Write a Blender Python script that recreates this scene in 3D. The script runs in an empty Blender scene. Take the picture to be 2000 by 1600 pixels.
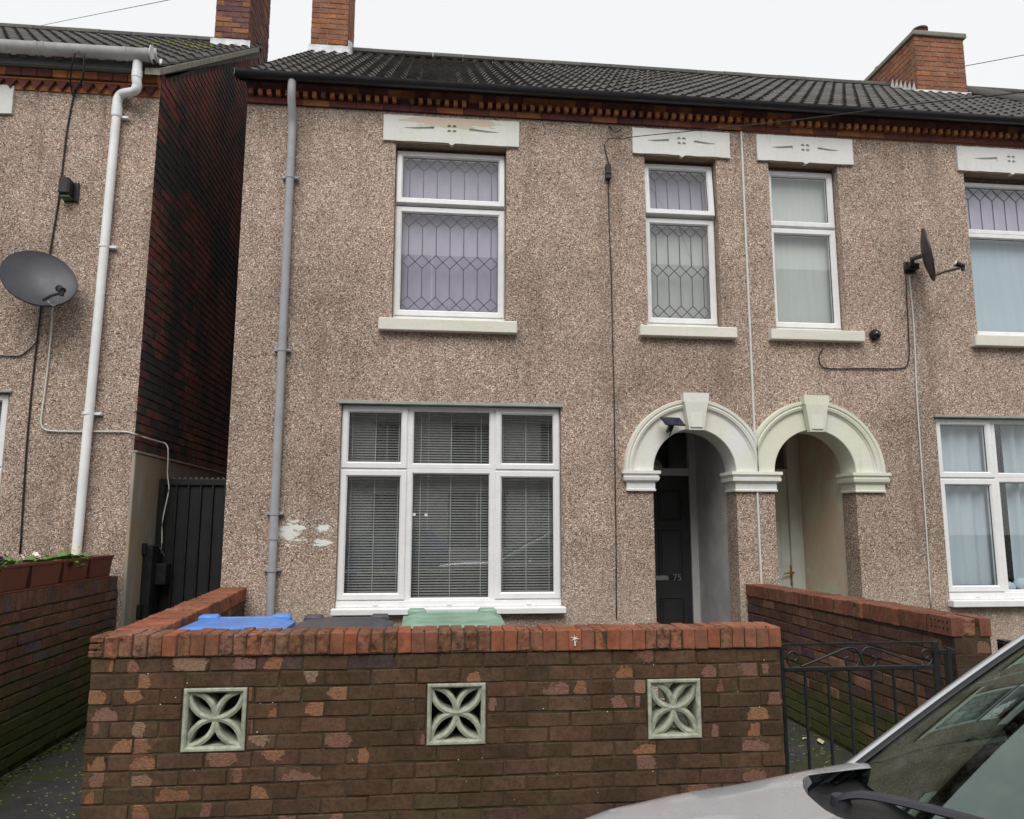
import bpy, bmesh, math, random
from mathutils import Vector, Matrix
from mathutils.geometry import delaunay_2d_cdt
random.seed(7)
rnd = random.random
def ru(a, b): return a + (b - a) * rnd()
C = bpy.context.scene.collection
sc = bpy.context.scene

# ------------------------------------------------------------------ camera, sky, sun, exposure
FPX, PITCH, YAW, ROLL, EYE = 1513.1, math.radians(8.4668), math.radians(6.107), math.radians(0.0986), 1.57
FW = Vector((math.sin(YAW) * math.cos(PITCH), math.cos(YAW) * math.cos(PITCH), math.sin(PITCH)))
RT0 = Vector((math.cos(YAW), -math.sin(YAW), 0)); UP0 = RT0.cross(FW)
RT = RT0 * math.cos(ROLL) + UP0 * math.sin(ROLL); UP = -RT0 * math.sin(ROLL) + UP0 * math.cos(ROLL)
cd = bpy.data.cameras.new('camera'); cam = bpy.data.objects.new('camera', cd); C.objects.link(cam)
cd.sensor_width = 36; cd.lens = 36 * FPX / 2000; cd.clip_start = 0.05; cd.clip_end = 600
cam.matrix_world = Matrix(((RT.x, UP.x, -FW.x, 0), (RT.y, UP.y, -FW.y, 0), (RT.z, UP.z, -FW.z, EYE), (0, 0, 0, 1)))
sc.camera = cam

SUN_EL, SUN_AZ = math.radians(50), math.radians(-168)      # azimuth from +Y, clockwise: behind the camera
w = bpy.data.worlds.new('World'); sc.world = w; w.use_nodes = True
nt = w.node_tree; nt.nodes.clear()
sky = nt.nodes.new('ShaderNodeTexSky'); sky.sky_type = 'NISHITA'; sky.sun_disc = False
sky.sun_elevation = SUN_EL; sky.sun_rotation = SUN_AZ
hs = nt.nodes.new('ShaderNodeHueSaturation'); hs.inputs['Saturation'].default_value = 0.25
mx = nt.nodes.new('ShaderNodeMix'); mx.data_type = 'RGBA'
mx.inputs[0].default_value = 0.9; mx.inputs[7].default_value = (5.95, 6.0, 6.04, 1)   # thick even cloud
bg = nt.nodes.new('ShaderNodeBackground'); bg.inputs['Strength'].default_value = 0.1
wo = nt.nodes.new('ShaderNodeOutputWorld')
nt.links.new(sky.outputs[0], hs.inputs['Color']); nt.links.new(hs.outputs[0], mx.inputs[6])
nt.links.new(mx.outputs[2], bg.inputs['Color']); nt.links.new(bg.outputs[0], wo.inputs[0])
sl = bpy.data.lights.new('sun', 'SUN'); sl.energy = 1.5; sl.angle = math.radians(36); sl.color = (1, .975, .94)
so = bpy.data.objects.new('sun', sl); C.objects.link(so)
sd = Vector((math.sin(SUN_AZ) * math.cos(SUN_EL), math.cos(SUN_AZ) * math.cos(SUN_EL), math.sin(SUN_EL)))
so.rotation_euler = sd.to_track_quat('Z', 'Y').to_euler(); so.location = (0, -5, 20)
sc.view_settings.view_transform = 'Standard'; sc.view_settings.look = 'None'
sc.view_settings.exposure = 0.7; sc.view_settings.gamma = 1.0; sc.view_settings.use_curve_mapping = False

# ------------------------------------------------------------------ photo pixel -> point on a known plane
def ray(u, v): return RT * ((u - 1000) / FPX) - UP * ((v - 800) / FPX) + FW
def at(u, v, y): d = ray(u, v); p = d * (y / d.y); return Vector((p.x, y, p.z + EYE))
def ax(u, v, x): d = ray(u, v); p = d * (x / d.x); return Vector((x, p.y, p.z + EYE))
def az(u, v, z): d = ray(u, v); p = d * ((z - EYE) / d.z); return Vector((p.x, p.y, z))
def px(p):
    q = Vector(p) - Vector((0, 0, EYE)); k = q.dot(FW)
    return 1000 + FPX * q.dot(RT) / k, 800 - FPX * q.dot(UP) / k

# ------------------------------------------------------------------ mesh helpers
class M:
    def __init__(s): s.v = []; s.f = []
    def add(s, vs, fs):
        o = len(s.v); s.v += [tuple(x) for x in vs]; s.f += [tuple(i + o for i in f) for f in fs]; return s
    def box(s, x0, x1, y0, y1, z0, z1, c=0, j=0):
        if c <= 0:
            return s.add([(x, y, z) for z in (z0, z1) for y in (y0, y1) for x in (x0, x1)],
                         [(0, 2, 3, 1), (4, 5, 7, 6), (0, 1, 5, 4), (2, 6, 7, 3), (0, 4, 6, 2), (1, 3, 7, 5)])
        V = []; idx = {}
        for a, x in enumerate((x0, x1)):
            for b, y in enumerate((y0, y1)):
                for d, z in enumerate((z0, z1)):
                    sx, sy, sz = (c if a == 0 else -c), (c if b == 0 else -c), (c if d == 0 else -c)
                    for k, p in enumerate(((x, y + sy, z + sz), (x + sx, y, z + sz), (x + sx, y + sy, z))):
                        idx[a, b, d, k] = len(V); V.append([q + (ru(-j, j) if j else 0) for q in p])
        g = lambda a, b, d, k: idx[a, b, d, k]
        F = []
        for a in (0, 1):
            F.append([g(a, 0, 0, 0), g(a, 0, 1, 0), g(a, 1, 1, 0), g(a, 1, 0, 0)][::(-1 if a else 1)])
            F.append([g(0, a, 0, 1), g(1, a, 0, 1), g(1, a, 1, 1), g(0, a, 1, 1)][::(-1 if a else 1)])
            F.append([g(0, 0, a, 2), g(0, 1, a, 2), g(1, 1, a, 2), g(1, 0, a, 2)][::(-1 if a else 1)])
        for b in (0, 1):
            for d in (0, 1):
                F.append([g(0, b, d, 1), g(1, b, d, 1), g(1, b, d, 2), g(0, b, d, 2)])
                F.append([g(b, 0, d, 0), g(b, 1, d, 0), g(b, 1, d, 2), g(b, 0, d, 2)])
                F.append([g(b, d, 0, 0), g(b, d, 1, 0), g(b, d, 1, 1), g(b, d, 0, 1)])
        for k in idx:
            if k[3] == 0: F.append([idx[k], idx[k[0], k[1], k[2], 1], idx[k[0], k[1], k[2], 2]])
        return s.add(V, F)
    def loops(s, L, closed=True, cap0=False, cap1=False):
        n = len(L[0]); vs = [p for l in L for p in l]; fs = []
        for i in range(len(L) - 1):
            for k in range(n if closed else n - 1):
                k2 = (k + 1) % n; fs.append((i * n + k, i * n + k2, (i + 1) * n + k2, (i + 1) * n + k))
        if cap0: fs.append(tuple(range(n - 1, -1, -1)))
        if cap1: fs.append(tuple((len(L) - 1) * n + k for k in range(n)))
        return s.add(vs, fs)
    def tube(s, pts, r, n=8, cap=True):
        P = [Vector(p) for p in pts]; L = []; ref = None
        for i, p in enumerate(P):
            t = (P[min(i + 1, len(P) - 1)] - P[max(i - 1, 0)]).normalized()
            if ref is None: ref = Vector((0, 0, 1)) if abs(t.z) < .9 else Vector((0, 1, 0))
            a = t.cross(ref).normalized(); b = t.cross(a).normalized(); ref = -b if False else ref
            rr = r[i] if isinstance(r, (list, tuple)) else r
            L.append([p + (a * math.cos(q) + b * math.sin(q)) * rr for q in [2 * math.pi * k / n for k in range(n)]])
        return s.loops(L, True, cap, cap)
    def cyl(s, p0, p1, r, n=16, r2=None): return s.tube([p0, p1], [r, r if r2 is None else r2], n)
    def prism(s, poly, fn, a, b):          # poly: 2-D outline; fn(u, v, t) -> point
        return s.loops([[fn(u, v, a) for u, v in poly], [fn(u, v, b) for u, v in poly]], True, True, True)
    def ring(s, x0, x1, z0, z1, wd, y0, y1, bead=.012):   # mitred window profile facing -Y
        def lp(i, y): return [(x0 + i, y, z0 + i), (x1 - i, y, z0 + i), (x1 - i, y, z1 - i), (x0 + i, y, z1 - i)]
        return s.loops([lp(0, y1), lp(0, y0 + .004), lp(.004, y0), lp(wd - bead, y0), lp(wd, y0 + bead * 1.2), lp(wd, y1)])
    def sphere(s, c, r, n=12, m=8, sq=(1, 1, 1)):
        L = []
        for i in range(m + 1):
            t = math.pi * i / m; rr = max(math.sin(t), 1e-3)
            L.append([(c[0] + r * sq[0] * rr * math.cos(2 * math.pi * k / n), c[1] + r * sq[1] * rr * math.sin(2 * math.pi * k / n), c[2] + r * sq[2] * math.cos(t)) for k in range(n)])
        return s.loops(L)
    def xf(s, mat): s.v = [tuple(mat @ Vector(p)) for p in s.v]; return s
    def merge(s, o): return s.add(o.v, o.f)
    def mesh(s, name, mat=None, smooth=False):
        me = bpy.data.meshes.new(name); me.from_pydata(s.v, [], s.f)
        b = bmesh.new(); b.from_mesh(me); bmesh.ops.recalc_face_normals(b, faces=b.faces); b.to_mesh(me); b.free()
        if mat: me.materials.append(mat)
        if smooth:
            me.polygons.foreach_set('use_smooth', [True] * len(me.polygons))
            if smooth is not True: me.set_sharp_from_angle(angle=math.radians(smooth))
        me.update(); return me

WP = {}                                     # world translation of every object made here
def tags(o, label=None, cat=None, group=None, kind=None):
    for k, v in (('label', label), ('category', cat), ('group', group), ('kind', kind)):
        if v: o[k] = v
    return o
def place(o, parent, wp):
    wp = Vector(wp); WP[o.name] = wp
    if parent is not None:
        o.parent = parent; wp = wp - WP[parent.name]
    o.location = wp; C.objects.link(o); return o
def empty(name, loc, parent=None, **t):
    o = bpy.data.objects.new(name, None); o.empty_display_size = .1
    return tags(place(o, parent, loc), **t)
def ob(name, m, mat, parent=None, smooth=False, **t):
    o = bpy.data.objects.new(name, m.mesh(name, mat, smooth)); return tags(place(o, parent, (0, 0, 0)), **t)
def inst(name, me, parent, loc, rot=(0, 0, 0), scale=(1, 1, 1), **t):
    o = bpy.data.objects.new(name, me); o.rotation_euler = rot; o.scale = scale
    return tags(place(o, parent, loc), **t)
def holed(m, outer, holes, y, depth=0.0, fn=lambda a, b, y: (a, y, b)):
    """flat face with holes at y, plus the reveals of each hole running back by depth"""
    vs = []; es = []
    for lp in [outer] + holes:
        o = len(vs); vs += [Vector((p[0], p[1])) for p in lp]; es += [(o + i, o + (i + 1) % len(lp)) for i in range(len(lp))]
    V, _, F = delaunay_2d_cdt(vs, es, [], 0, 1e-6)[:3]
    def inside(p, lp):
        c = False
        for i in range(len(lp)):
            (x1, y1), (x2, y2) = lp[i], lp[i - 1]
            if (y1 > p.y) != (y2 > p.y) and p.x < (x2 - x1) * (p.y - y1) / (y2 - y1) + x1: c = not c
        return c
    keep = []
    for f in F:
        c = (V[f[0]] + V[f[1]] + V[f[2]]) / 3
        if inside(c, outer) and not any(inside(c, h) for h in holes): keep.append(tuple(f))
    m.add([fn(v.x, v.y, y) for v in V], keep)
    if depth:
        for lp in holes: m.loops([[fn(p[0], p[1], y) for p in lp], [fn(p[0], p[1], y + depth) for p in lp]])
    return m
def rect(x0, x1, z0, z1): return [(x0, z0), (x1, z0), (x1, z1), (x0, z1)]
def smooth_path(pts, n=6):
    P = [Vector(p) for p in pts]; out = []
    for i in range(len(P) - 1):
        a, b, c, d = P[max(i - 1, 0)], P[i], P[i + 1], P[min(i + 2, len(P) - 1)]
        for k in range(n):
            t = k / n
            out.append(.5 * ((2 * b) + (c - a) * t + (2 * a - 5 * b + 4 * c - d) * t * t + (3 * b - 3 * c + d - a) * t ** 3))
    return out + [P[-1]]

# ------------------------------------------------------------------ materials
class G:
    def __init__(s, name):
        s.m = bpy.data.materials.new(name); s.m.use_nodes = True; s.t = s.m.node_tree; s.t.nodes.clear()
        s.out = s.t.nodes.new('ShaderNodeOutputMaterial')
    def n(s, ty, inp={}, **kw):
        d = s.t.nodes.new('ShaderNode' + ty)
        for k, v in kw.items(): setattr(d, k, v)
        for k, v in inp.items(): s.set(d.inputs[k], v)
        return d
    def set(s, sock, v):
        if isinstance(v, bpy.types.NodeSocket): s.t.links.new(v, sock)
        elif isinstance(v, (tuple, list)) and sock.type == 'RGBA' and len(v) == 3: sock.default_value = (*v, 1)
        else: sock.default_value = v
    def pos(s): return s.n('NewGeometry').outputs['Position']
    def obj(s): return s.n('TexCoord').outputs['Object']
    def info(s): return s.n('ObjectInfo')
    def noise(s, vec, scale, detail=3, rough=.6, out='Fac'): return s.n('TexNoise', {'Vector': vec, 'Scale': scale, 'Detail': detail, 'Roughness': rough}).outputs[out]
    def vor(s, vec, scale, out='Distance', **kw): return s.n('TexVoronoi', {'Vector': vec, 'Scale': scale}, **kw).outputs[out]
    def ramp(s, fac, stops, interp='LINEAR'):
        d = s.n('ValToRGB', {'Fac': fac}); d.color_ramp.interpolation = interp; e = d.color_ramp.elements
        while len(e) < len(stops): e.new(.5)
        for q, (p, c) in zip(e, stops): q.position = p; q.color = (*(c if isinstance(c, (tuple, list)) else (c, c, c)), 1)
        return d.outputs['Color']
    def mix(s, f, a, b, mode='MIX'):
        d = s.n('Mix', data_type='RGBA', blend_type=mode); s.set(d.inputs[0], f); s.set(d.inputs[6], a); s.set(d.inputs[7], b); return d.outputs[2]
    def math(s, op, a, b=0.0, clamp=False):
        d = s.n('Math', operation=op, use_clamp=clamp); s.set(d.inputs[0], a); s.set(d.inputs[1], b); return d.outputs[0]
    def mapr(s, v, a, b, c=0.0, d=1.0): return s.n('MapRange', {0: v, 1: a, 2: b, 3: c, 4: d}).outputs[0]
    def sep(s, v): return s.n('SeparateXYZ', {0: v}).outputs
    def scale(s, v, k): return s.n('Mapping', {'Vector': v, 'Scale': k}).outputs[0]
    def off(s, v, o): return s.n('VectorMath', {0: v, 1: o}, operation='ADD').outputs[0]
    def rand3(s):
        r = s.info().outputs['Random']
        return s.n('CombineXYZ', {0: s.math('MULTIPLY', r, 37.), 1: s.math('MULTIPLY', r, 91.), 2: s.math('MULTIPLY', r, 53.)}).outputs[0]
    def bump(s, h, strength=.3, dist=.01, normal=None):
        i = {'Height': h, 'Strength': strength, 'Distance': dist}
        if normal: i['Normal'] = normal
        return s.n('Bump', i).outputs[0]
    def end(s, col, rough=.8, normal=None, spec=.3, metal=0, coat=0, **kw):
        i = {'Base Color': col, 'Roughness': rough, 'Specular IOR Level': spec, 'Metallic': metal, 'Coat Weight': coat, **kw}
        if normal: i['Normal'] = normal
        b = s.n('BsdfPrincipled', i); s.t.links.new(b.outputs[0], s.out.inputs[0]); return s.m

def plain(name, col, rough=.5, var=.06, nscale=14, bump=.08, spec=.4, metal=0, coat=0):
    g = G(name); p = g.pos(); f = g.noise(p, nscale, 5, .65)
    c = g.mix(1, col, g.ramp(f, [(.3, 1 - var * 2), (.7, 1 + var)]), 'MULTIPLY')
    r = g.mapr(f, .3, .7, rough - .06, rough + .08)
    return g.end(c, r, g.bump(g.noise(p, nscale * 8, 3), bump, .004), spec, metal, coat)

def pebbledash():
    g = G('pebbledash'); p = g.pos()
    d1 = g.n('TexVoronoi', {'Vector': p, 'Scale': 122, 'Randomness': 1})
    r = g.n('SeparateColor', {0: d1.outputs['Color']}).outputs
    stone = g.ramp(r[0], [(0, (.06, .042, .036)), (.10, (.115, .08, .067)), (.17, (.30, .217, .177)), (.4, (.415, .312, .256)), (.62, (.465, .363, .298)), (.8, (.535, .44, .375)), (.90, (.74, .65, .58)), (1, (.90, .84, .78))])
    tint = g.ramp(r[1], [(0, (1.06, .96, .92)), (.5, (1, 1, 1)), (1, (.95, 1, .93))])
    stone = g.mix(1, stone, tint, 'MULTIPLY')
    gap = g.mapr(d1.outputs['Distance'], .45, .75)
    c = g.mix(g.math('MULTIPLY', gap, .65), stone, (.20, .135, .10))
    big = g.noise(p, .9, 5, .6); mid = g.noise(p, 5, 4, .6)
    c = g.mix(1, c, g.ramp(big, [(.28, (.74, .73, .71)), (.5, (1, 1, 1)), (.72, (1.14, 1.12, 1.10))]), 'MULTIPLY')
    c = g.mix(1, c, g.ramp(mid, [(.3, (.88, .87, .86)), (.6, (1.05, 1.04, 1.03))]), 'MULTIPLY')
    # rain streaks: noise drawn out vertically
    st = g.noise(g.scale(p, (3.2, 1, .22)), 1.6, 4, .6)
    c = g.mix(g.mapr(st, .54, .72, 0, .42), c, (.15, .11, .085))
    # paler replastered strip low down
    z = g.sep(p)[2]
    low = g.math('MULTIPLY', g.mapr(g.math('ADD', z, g.math('MULTIPLY', mid, .5)), 1.5, .75), .28)
    c = g.mix(low, c, (.62, .54, .45))
    # white paint daubed beside the downpipe
    x = g.sep(p)[0]
    pn = g.noise(g.scale(p, (.8, 1, 2.2)), 15, 6, .7)
    def patch(cx, cz, wx, wz):
        a = g.math('POWER', g.math('DIVIDE', g.math('SUBTRACT', x, cx), wx), 2.0); b = g.math('POWER', g.math('DIVIDE', g.math('SUBTRACT', z, cz), wz), 2.0)
        return g.math('SUBTRACT', 1.0, g.math('ADD', a, b), True)
    pm = g.math('MAXIMUM', patch(-1.185, 1.50, .17, .15), patch(-.93, 1.535, .14, .045)); pm = g.math('MAXIMUM', pm, patch(-.93, 1.41, .14, .045))
    pmask = g.mapr(g.math('ADD', g.math('MULTIPLY', pm, .28), pn), .66, .71)
    c = g.mix(g.math('MULTIPLY', pmask, g.mapr(pm, 0, .12)), c, (.78, .78, .74))
    h = g.math('SUBTRACT', 1.0, d1.outputs['Distance'])
    return g.end(c, .88, g.bump(h, .5, .010), .2)

def brickmat(name, stops, speck=.25, soot=None, moss=(0, .8, .0), spall=False, bumpk=.5, nscale=60, mosscol=(.055, .075, .02)):
    g = G(name); p = g.pos(); o = g.off(g.obj(), g.rand3()); inf = g.info()
    c = g.ramp(inf.outputs['Random'], stops)
    f = g.noise(o, nscale, 5, .7); f2 = g.noise(o, 9, 3, .6)
    c = g.mix(1, c, g.ramp(f, [(.25, 1 - speck * 1.6), (.5, 1), (.75, 1 + speck)]), 'MULTIPLY')
    c = g.mix(1, c, g.ramp(f2, [(.3, .78), (.7, 1.15)]), 'MULTIPLY')
    h = g.noise(o, nscale * 1.3, 5, .75)
    c = g.mix(1, c, g.ramp(g.noise(p, 2.6, 5, .65), [(.3, .72), (.5, 1), (.7, 1.22)]), 'MULTIPLY')
    if spall:
        k = g.n('SeparateColor', {0: inf.outputs['Color']}).outputs          # centre, half width, tone
        x, y, z = g.sep(g.obj())[:3]
        xx = g.math('DIVIDE', x, .215)
        dx = g.math('DIVIDE', g.math('ABSOLUTE', g.math('SUBTRACT', xx, g.math('SUBTRACT', k[0], .5))), g.math('MAXIMUM', k[1], .001))
        dz = g.math('MULTIPLY', g.math('ABSOLUTE', g.math('ADD', z, g.math('MULTIPLY', g.math('SUBTRACT', g.math('FRACT', g.math('MULTIPLY', k[0], 7.3)), .5), .058))), 24.0)
        dd = g.math('SQRT', g.math('ADD', g.math('POWER', dx, 2.0), g.math('MULTIPLY', g.math('POWER', dz, 2.0), .8)))
        wob = g.math('MULTIPLY', g.math('SUBTRACT', g.noise(o, 22, 5, .65), .5), 2.0)
        mask = g.mapr(g.math('ADD', dd, wob), 1.06, .94)
        mask = g.math('MULTIPLY', mask, g.math('GREATER_THAN', k[1], .02))
        fl = g.noise(g.scale(o, (1, 1, 2.6)), 75, 6, .75)
        sc_ = g.mix(1, g.ramp(k[2], [(0, (.23, .11, .08)), (.3, (.25, .14, .11)), (.5, (.30, .135, .078)), (.8, (.31, .16, .085)), (1, (.28, .21, .17))]), g.ramp(fl, [(.30, .28), (.47, .85), (.62, 1.25)]), 'MULTIPLY')
        c = g.mix(mask, c, sc_)
        h = g.math('ADD', g.math('MULTIPLY', h, .35), g.math('MULTIPLY', mask, g.math('SUBTRACT', fl, .9)))
        dots = g.mapr(g.vor(o, 120), .16, .24)                               # combed and pricked clay face
        c = g.mix(g.math('MULTIPLY', g.math('SUBTRACT', 1.0, mask), g.mapr(dots, 1, 0, 0, .45)), c, (.018, .010, .007))
    if soot is not None:
        big = g.noise(p, soot[0], 4, .6)
        c = g.mix(g.mapr(g.math('ADD', big, g.math('MULTIPLY', inf.outputs['Random'], .22)), soot[1], soot[2]), c, (.050, .049, .050))
    if moss[0] > 0:
        z = g.sep(p)[2]
        mm = g.math('MULTIPLY', g.mapr(g.math('ADD', g.noise(p, 4, 5, .65), g.math('MULTIPLY', z, -moss[1])), moss[2], moss[2] + .25), moss[0])
        c = g.mix(mm, c, mosscol)
    return g.end(c, .9, g.bump(h, bumpk, .012 if spall else .006), .18)

PEB = pebbledash()
B_FRONT = brickmat('front_wall_brick', [(0, (.066, .040, .024)), (.3, (.088, .051, .030)), (.55, (.102, .061, .037)), (.8, (.076, .048, .030)), (.95, (.104, .053, .034)), (1, (.068, .047, .046))], .3, moss=(.55, .75, .38), spall=True, bumpk=.8, nscale=45)
B_COPE = brickmat('red_coping_brick', [(0, (.24, .080, .045)), (.3, (.29, .10, .055)), (.55, (.20, .092, .055)), (.8, (.32, .11, .058)), (1, (.19, .08, .052))], .2, bumpk=.5, nscale=30)
B_COPE_R = brickmat('brown_coping_brick', [(0, (.15, .062, .042)), (.35, (.19, .078, .05)), (.6, (.16, .075, .05)), (.85, (.22, .09, .055)), (1, (.13, .06, .045))], .25, bumpk=.5, nscale=30)
B_SPALL = brickmat('flaked_coping_brick', [(0, (.20, .085, .052)), (.4, (.16, .082, .05)), (.7, (.25, .105, .062)), (1, (.18, .10, .07))], .75, bumpk=1.0, nscale=30)
B_GABLE = brickmat('sooty_gable_brick', [(0, (.19, .06, .058)), (.3, (.21, .075, .06)), (.55, (.14, .052, .056)), (.8, (.25, .115, .06)), (1, (.27, .14, .07))], .3, soot=(1.1, .46, .66), bumpk=.4)
B_CHIM_RED = brickmat('chimney_brick', [(0, (.25, .112, .068)), (.4, (.30, .14, .085)), (.7, (.22, .095, .066)), (.88, (.36, .15, .06)), (1, (.14, .065, .065))], .25, bumpk=.5)
B_CHIM_DARK = brickmat('weathered_chimney_brick', [(0, (.15, .07, .065)), (.4, (.19, .085, .07)), (.7, (.13, .07, .07)), (.9, (.24, .115, .06)), (1, (.30, .14, .07))], .25, bumpk=.5)
B_LEFT = brickmat('neighbour_wall_brick', [(0, (.12, .064, .042)), (.4, (.15, .078, .05)), (.7, (.125, .075, .055)), (1, (.10, .072, .082))], .35, moss=(.95, .55, .14), bumpk=.6)
B_RIGHT = brickmat('dividing_wall_brick', [(0, (.095, .052, .038)), (.35, (.115, .064, .042)), (.6, (.082, .048, .058)), (.84, (.13, .07, .046)), (.96, (.20, .11, .08)), (1, (.27, .145, .095))], .35, moss=(.85, .70, .12), bumpk=.6)
TERRA = brickmat('terracotta_moulding', [(0, (.12, .045, .040)), (.35, (.15, .055, .042)), (.6, (.10, .042, .045)), (.85, (.27, .105, .05)), (1, (.33, .13, .055))], .2, bumpk=.25, nscale=35)
TERRA_O = brickmat('terracotta_dentil', [(0, (.40, .16, .075)), (.6, (.46, .19, .085)), (.85, (.30, .12, .06)), (1, (.17, .08, .05))], .25, bumpk=.3)
def mortar(name, a, b, moss=0.0):
    g = G(name); p = g.pos(); c = g.ramp(g.noise(p, 11, 5, .7), [(.3, a), (.7, b)])
    if moss: c = g.mix(g.mapr(g.noise(p, 6, 4), .48, .6, 0, moss), c, (.05, .075, .022))
    return g.end(c, .95, g.bump(g.noise(p, 120, 4), .6, .006), .1)
MORT_F = mortar('dark_mortar', (.034, .023, .015), (.10, .070, .048), .22)
MORT_G = mortar('sooty_mortar', (.012, .012, .013), (.11, .10, .095))
MORT_C = mortar('pale_mortar', (.22, .17, .12), (.36, .30, .22))
MORT_L = mortar('mossy_mortar', (.018, .022, .010), (.035, .045, .016), .8)

def stone_paint(name, col, alt, peel=None, thr=(.45, .62)):
    g = G(name); p = g.pos(); n1 = g.noise(p, 2.6, 4, .55); n2 = g.noise(p, 30, 5, .6)
    c = g.mix(g.mapr(n1, *thr), col, alt)
    c = g.mix(g.mapr(n2, .58, .78, 0, .3), c, (.42, .38, .28)); c = g.mix(g.mapr(g.noise(g.scale(p, (3, 3, .5)), 6, 5, .7), .58, .74, 0, .35), c, (.40, .38, .27))
    if peel:
        x, y, z = g.sep(p)[:3]; (cx, cz, wx, wz) = peel
        d = g.math('ADD', g.math('POWER', g.math('DIVIDE', g.math('SUBTRACT', x, cx), wx), 2.), g.math('POWER', g.math('DIVIDE', g.math('SUBTRACT', z, cz), wz), 2.))
        q = g.math('ADD', d, g.math('MULTIPLY', g.math('SUBTRACT', g.noise(g.scale(p, (.5, 1, 1.9)), 13, 6, .7), .5), 4.5))
        c = g.mix(g.mapr(q, 1.0, .7, 0, .8), c, (.60, .46, .35)); c = g.mix(g.mapr(g.math('ABSOLUTE', g.math('SUBTRACT', q, .95)), .16, .0, 0, .7), c, (.36, .34, .2))
    h = g.math('ADD', g.math('MULTIPLY', n2, .5), g.noise(p, 8, 4))
    return g.end(c, .72, g.bump(h, .35, .01), .3)
LINTEL = stone_paint('grey_white_stone_paint', (.70, .70, .68), (.66, .66, .63))
LINTEL_PEEL = stone_paint('peeling_stone_paint', (.70, .70, .66), (.66, .67, .58), peel=(.16, 5.455, .42, .07))
CREAM = stone_paint('cream_stone_paint', (.71, .70, .62), (.74, .74, .73))
CREAM_G = stone_paint('pale_green_cream_paint', (.69, .70, .57), (.70, .70, .62))
SILLP = stone_paint('cream_sill_paint', (.70, .68, .60), (.66, .66, .56))
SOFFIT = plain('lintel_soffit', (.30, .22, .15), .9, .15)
UPVC = plain('white_upvc', (.80, .80, .80), .28, .03, 6, .02, .5)
GASKET = plain('black_gasket', (.02, .02, .02), .6)
ALU_G = plain('grey_green_flashing', (.30, .32, .29), .6, .12)
LEADC = plain('lead_came', (.10, .095, .115), .45, .1)
LEADF = plain('lead_flashing', (.55, .55, .58), .55, .2, 10)
PIPE_G = plain('grey_pipe_paint', (.36, .36, .385), .42, .08, 7)
PIPE_W = plain('white_pipe_plastic', (.82, .83, .83), .35, .05, 5)
GUT_W = plain('dull_white_gutter', (.60, .60, .585), .42, .14, 6)
GUT_B = plain('black_gutter', (.020, .021, .024), .32, .1, 6, .03, .5)
BLACKP = plain('black_plastic', (.022, .022, .023), .38, .1)
DISHM = plain('dish_grey', (.046, .045, .056), .42, .12, 9)
CABLE_K = plain('black_cable', (.018, .016, .017), .55)
CABLE_W = plain('white_cable', (.62, .62, .58), .5)
IRON = plain('black_iron_paint', (.014, .016, .018), .38, .2, 20, .15, .5)
GATEB = plain('black_board_paint', (.012, .0125, .013), .55, .2, 8, .1)
DOORK = plain('charcoal_door', (.030, .032, .033), .42, .08, 6)
DOORC = plain('cream_door', (.66, .68, .60), .35, .04, 5)
FRAMEP = plain('grey_white_frame', (.58, .58, .57), .45, .06)
PLAST_G = plain('grey_painted_plaster', (.58, .58, .58), .8, .12, 4)
PLAST_C = stone_paint('peach_porch_plaster', (.70, .56, .44), (.70, .70, .57))
BRASS = plain('brass', (.55, .38, .10), .3, .1, 20, .03, .5, 1)
STEEL = plain('brushed_steel', (.55, .55, .56), .35, .1, 30, .05, .5, 1)
SOLAR = plain('solar_cells', (.012, .013, .05), .16, .2, 30, .0, .6)
INSIDE = plain('room_plaster', (.30, .28, .25), .9)
CURT = plain('pale_curtain', (.50, .50, .48), .9)
def sheet(name, col, transl=.12):
    g = G(name); p = g.pos(); f = g.noise(g.scale(p, (9, 1, .7)), 2.2, 3)
    c = g.mix(1, col, g.ramp(f, [(.3, .94), (.7, 1.03)]), 'MULTIPLY')
    a = g.n('BsdfDiffuse', {'Color': c}); b = g.n('BsdfTranslucent', {'Color': c}); x = g.n('MixShader', {0: transl})
    g.t.links.new(a.outputs[0], x.inputs[1]); g.t.links.new(b.outputs[0], x.inputs[2]); g.t.links.new(x.outputs[0], g.out.inputs[0]); return g.m
REFL_L = sheet('lavender_sky_reflection', (.54, .495, .63))  # these four blind tints carry the sky reflection of the upper panes
REFL_G = sheet('grey_sky_reflection', (.62, .62, .62))
REFL_M = sheet('pale_sky_reflection', (.66, .69, .67))
REFL_B = sheet('blue_sky_reflection', (.50, .60, .69))
NET_B = sheet('blue_net_curtain', (.55, .64, .71))
SLAT = plain('venetian_slat', (.21, .21, .205), .45, .08)
def glass(name, tint=(1, 1, 1), ior=1.5, rough=0.0, grime=0.0, refl=(1, 1, 1)):
    g = G(name)
    t = g.n('BsdfTransparent', {'Color': tint}); r = g.n('BsdfGlossy', {'Color': refl, 'Roughness': rough})
    bf = g.n('NewGeometry').outputs['Backfacing']; f = g.n('Fresnel', {'IOR': g.mapr(bf, 0, 1, ior, 1 / ior)})
    x = g.n('MixShader', {0: f.outputs[0]}); g.t.links.new(t.outputs[0], x.inputs[1]); g.t.links.new(r.outputs[0], x.inputs[2])
    last = x
    if grime:
        d = g.n('BsdfDiffuse', {'Color': (.5, .52, .5)}); y = g.n('MixShader', {0: g.mapr(g.noise(g.pos(), 9, 6, .7), .45, .75, 0, grime)})
        g.t.links.new(x.outputs[0], y.inputs[1]); g.t.links.new(d.outputs[0], y.inputs[2]); last = y
    g.t.links.new(last.outputs[0], g.out.inputs[0]); return g.m
GLASS = glass('window_glass', (.93, .95, .94), 1.95)
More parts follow.
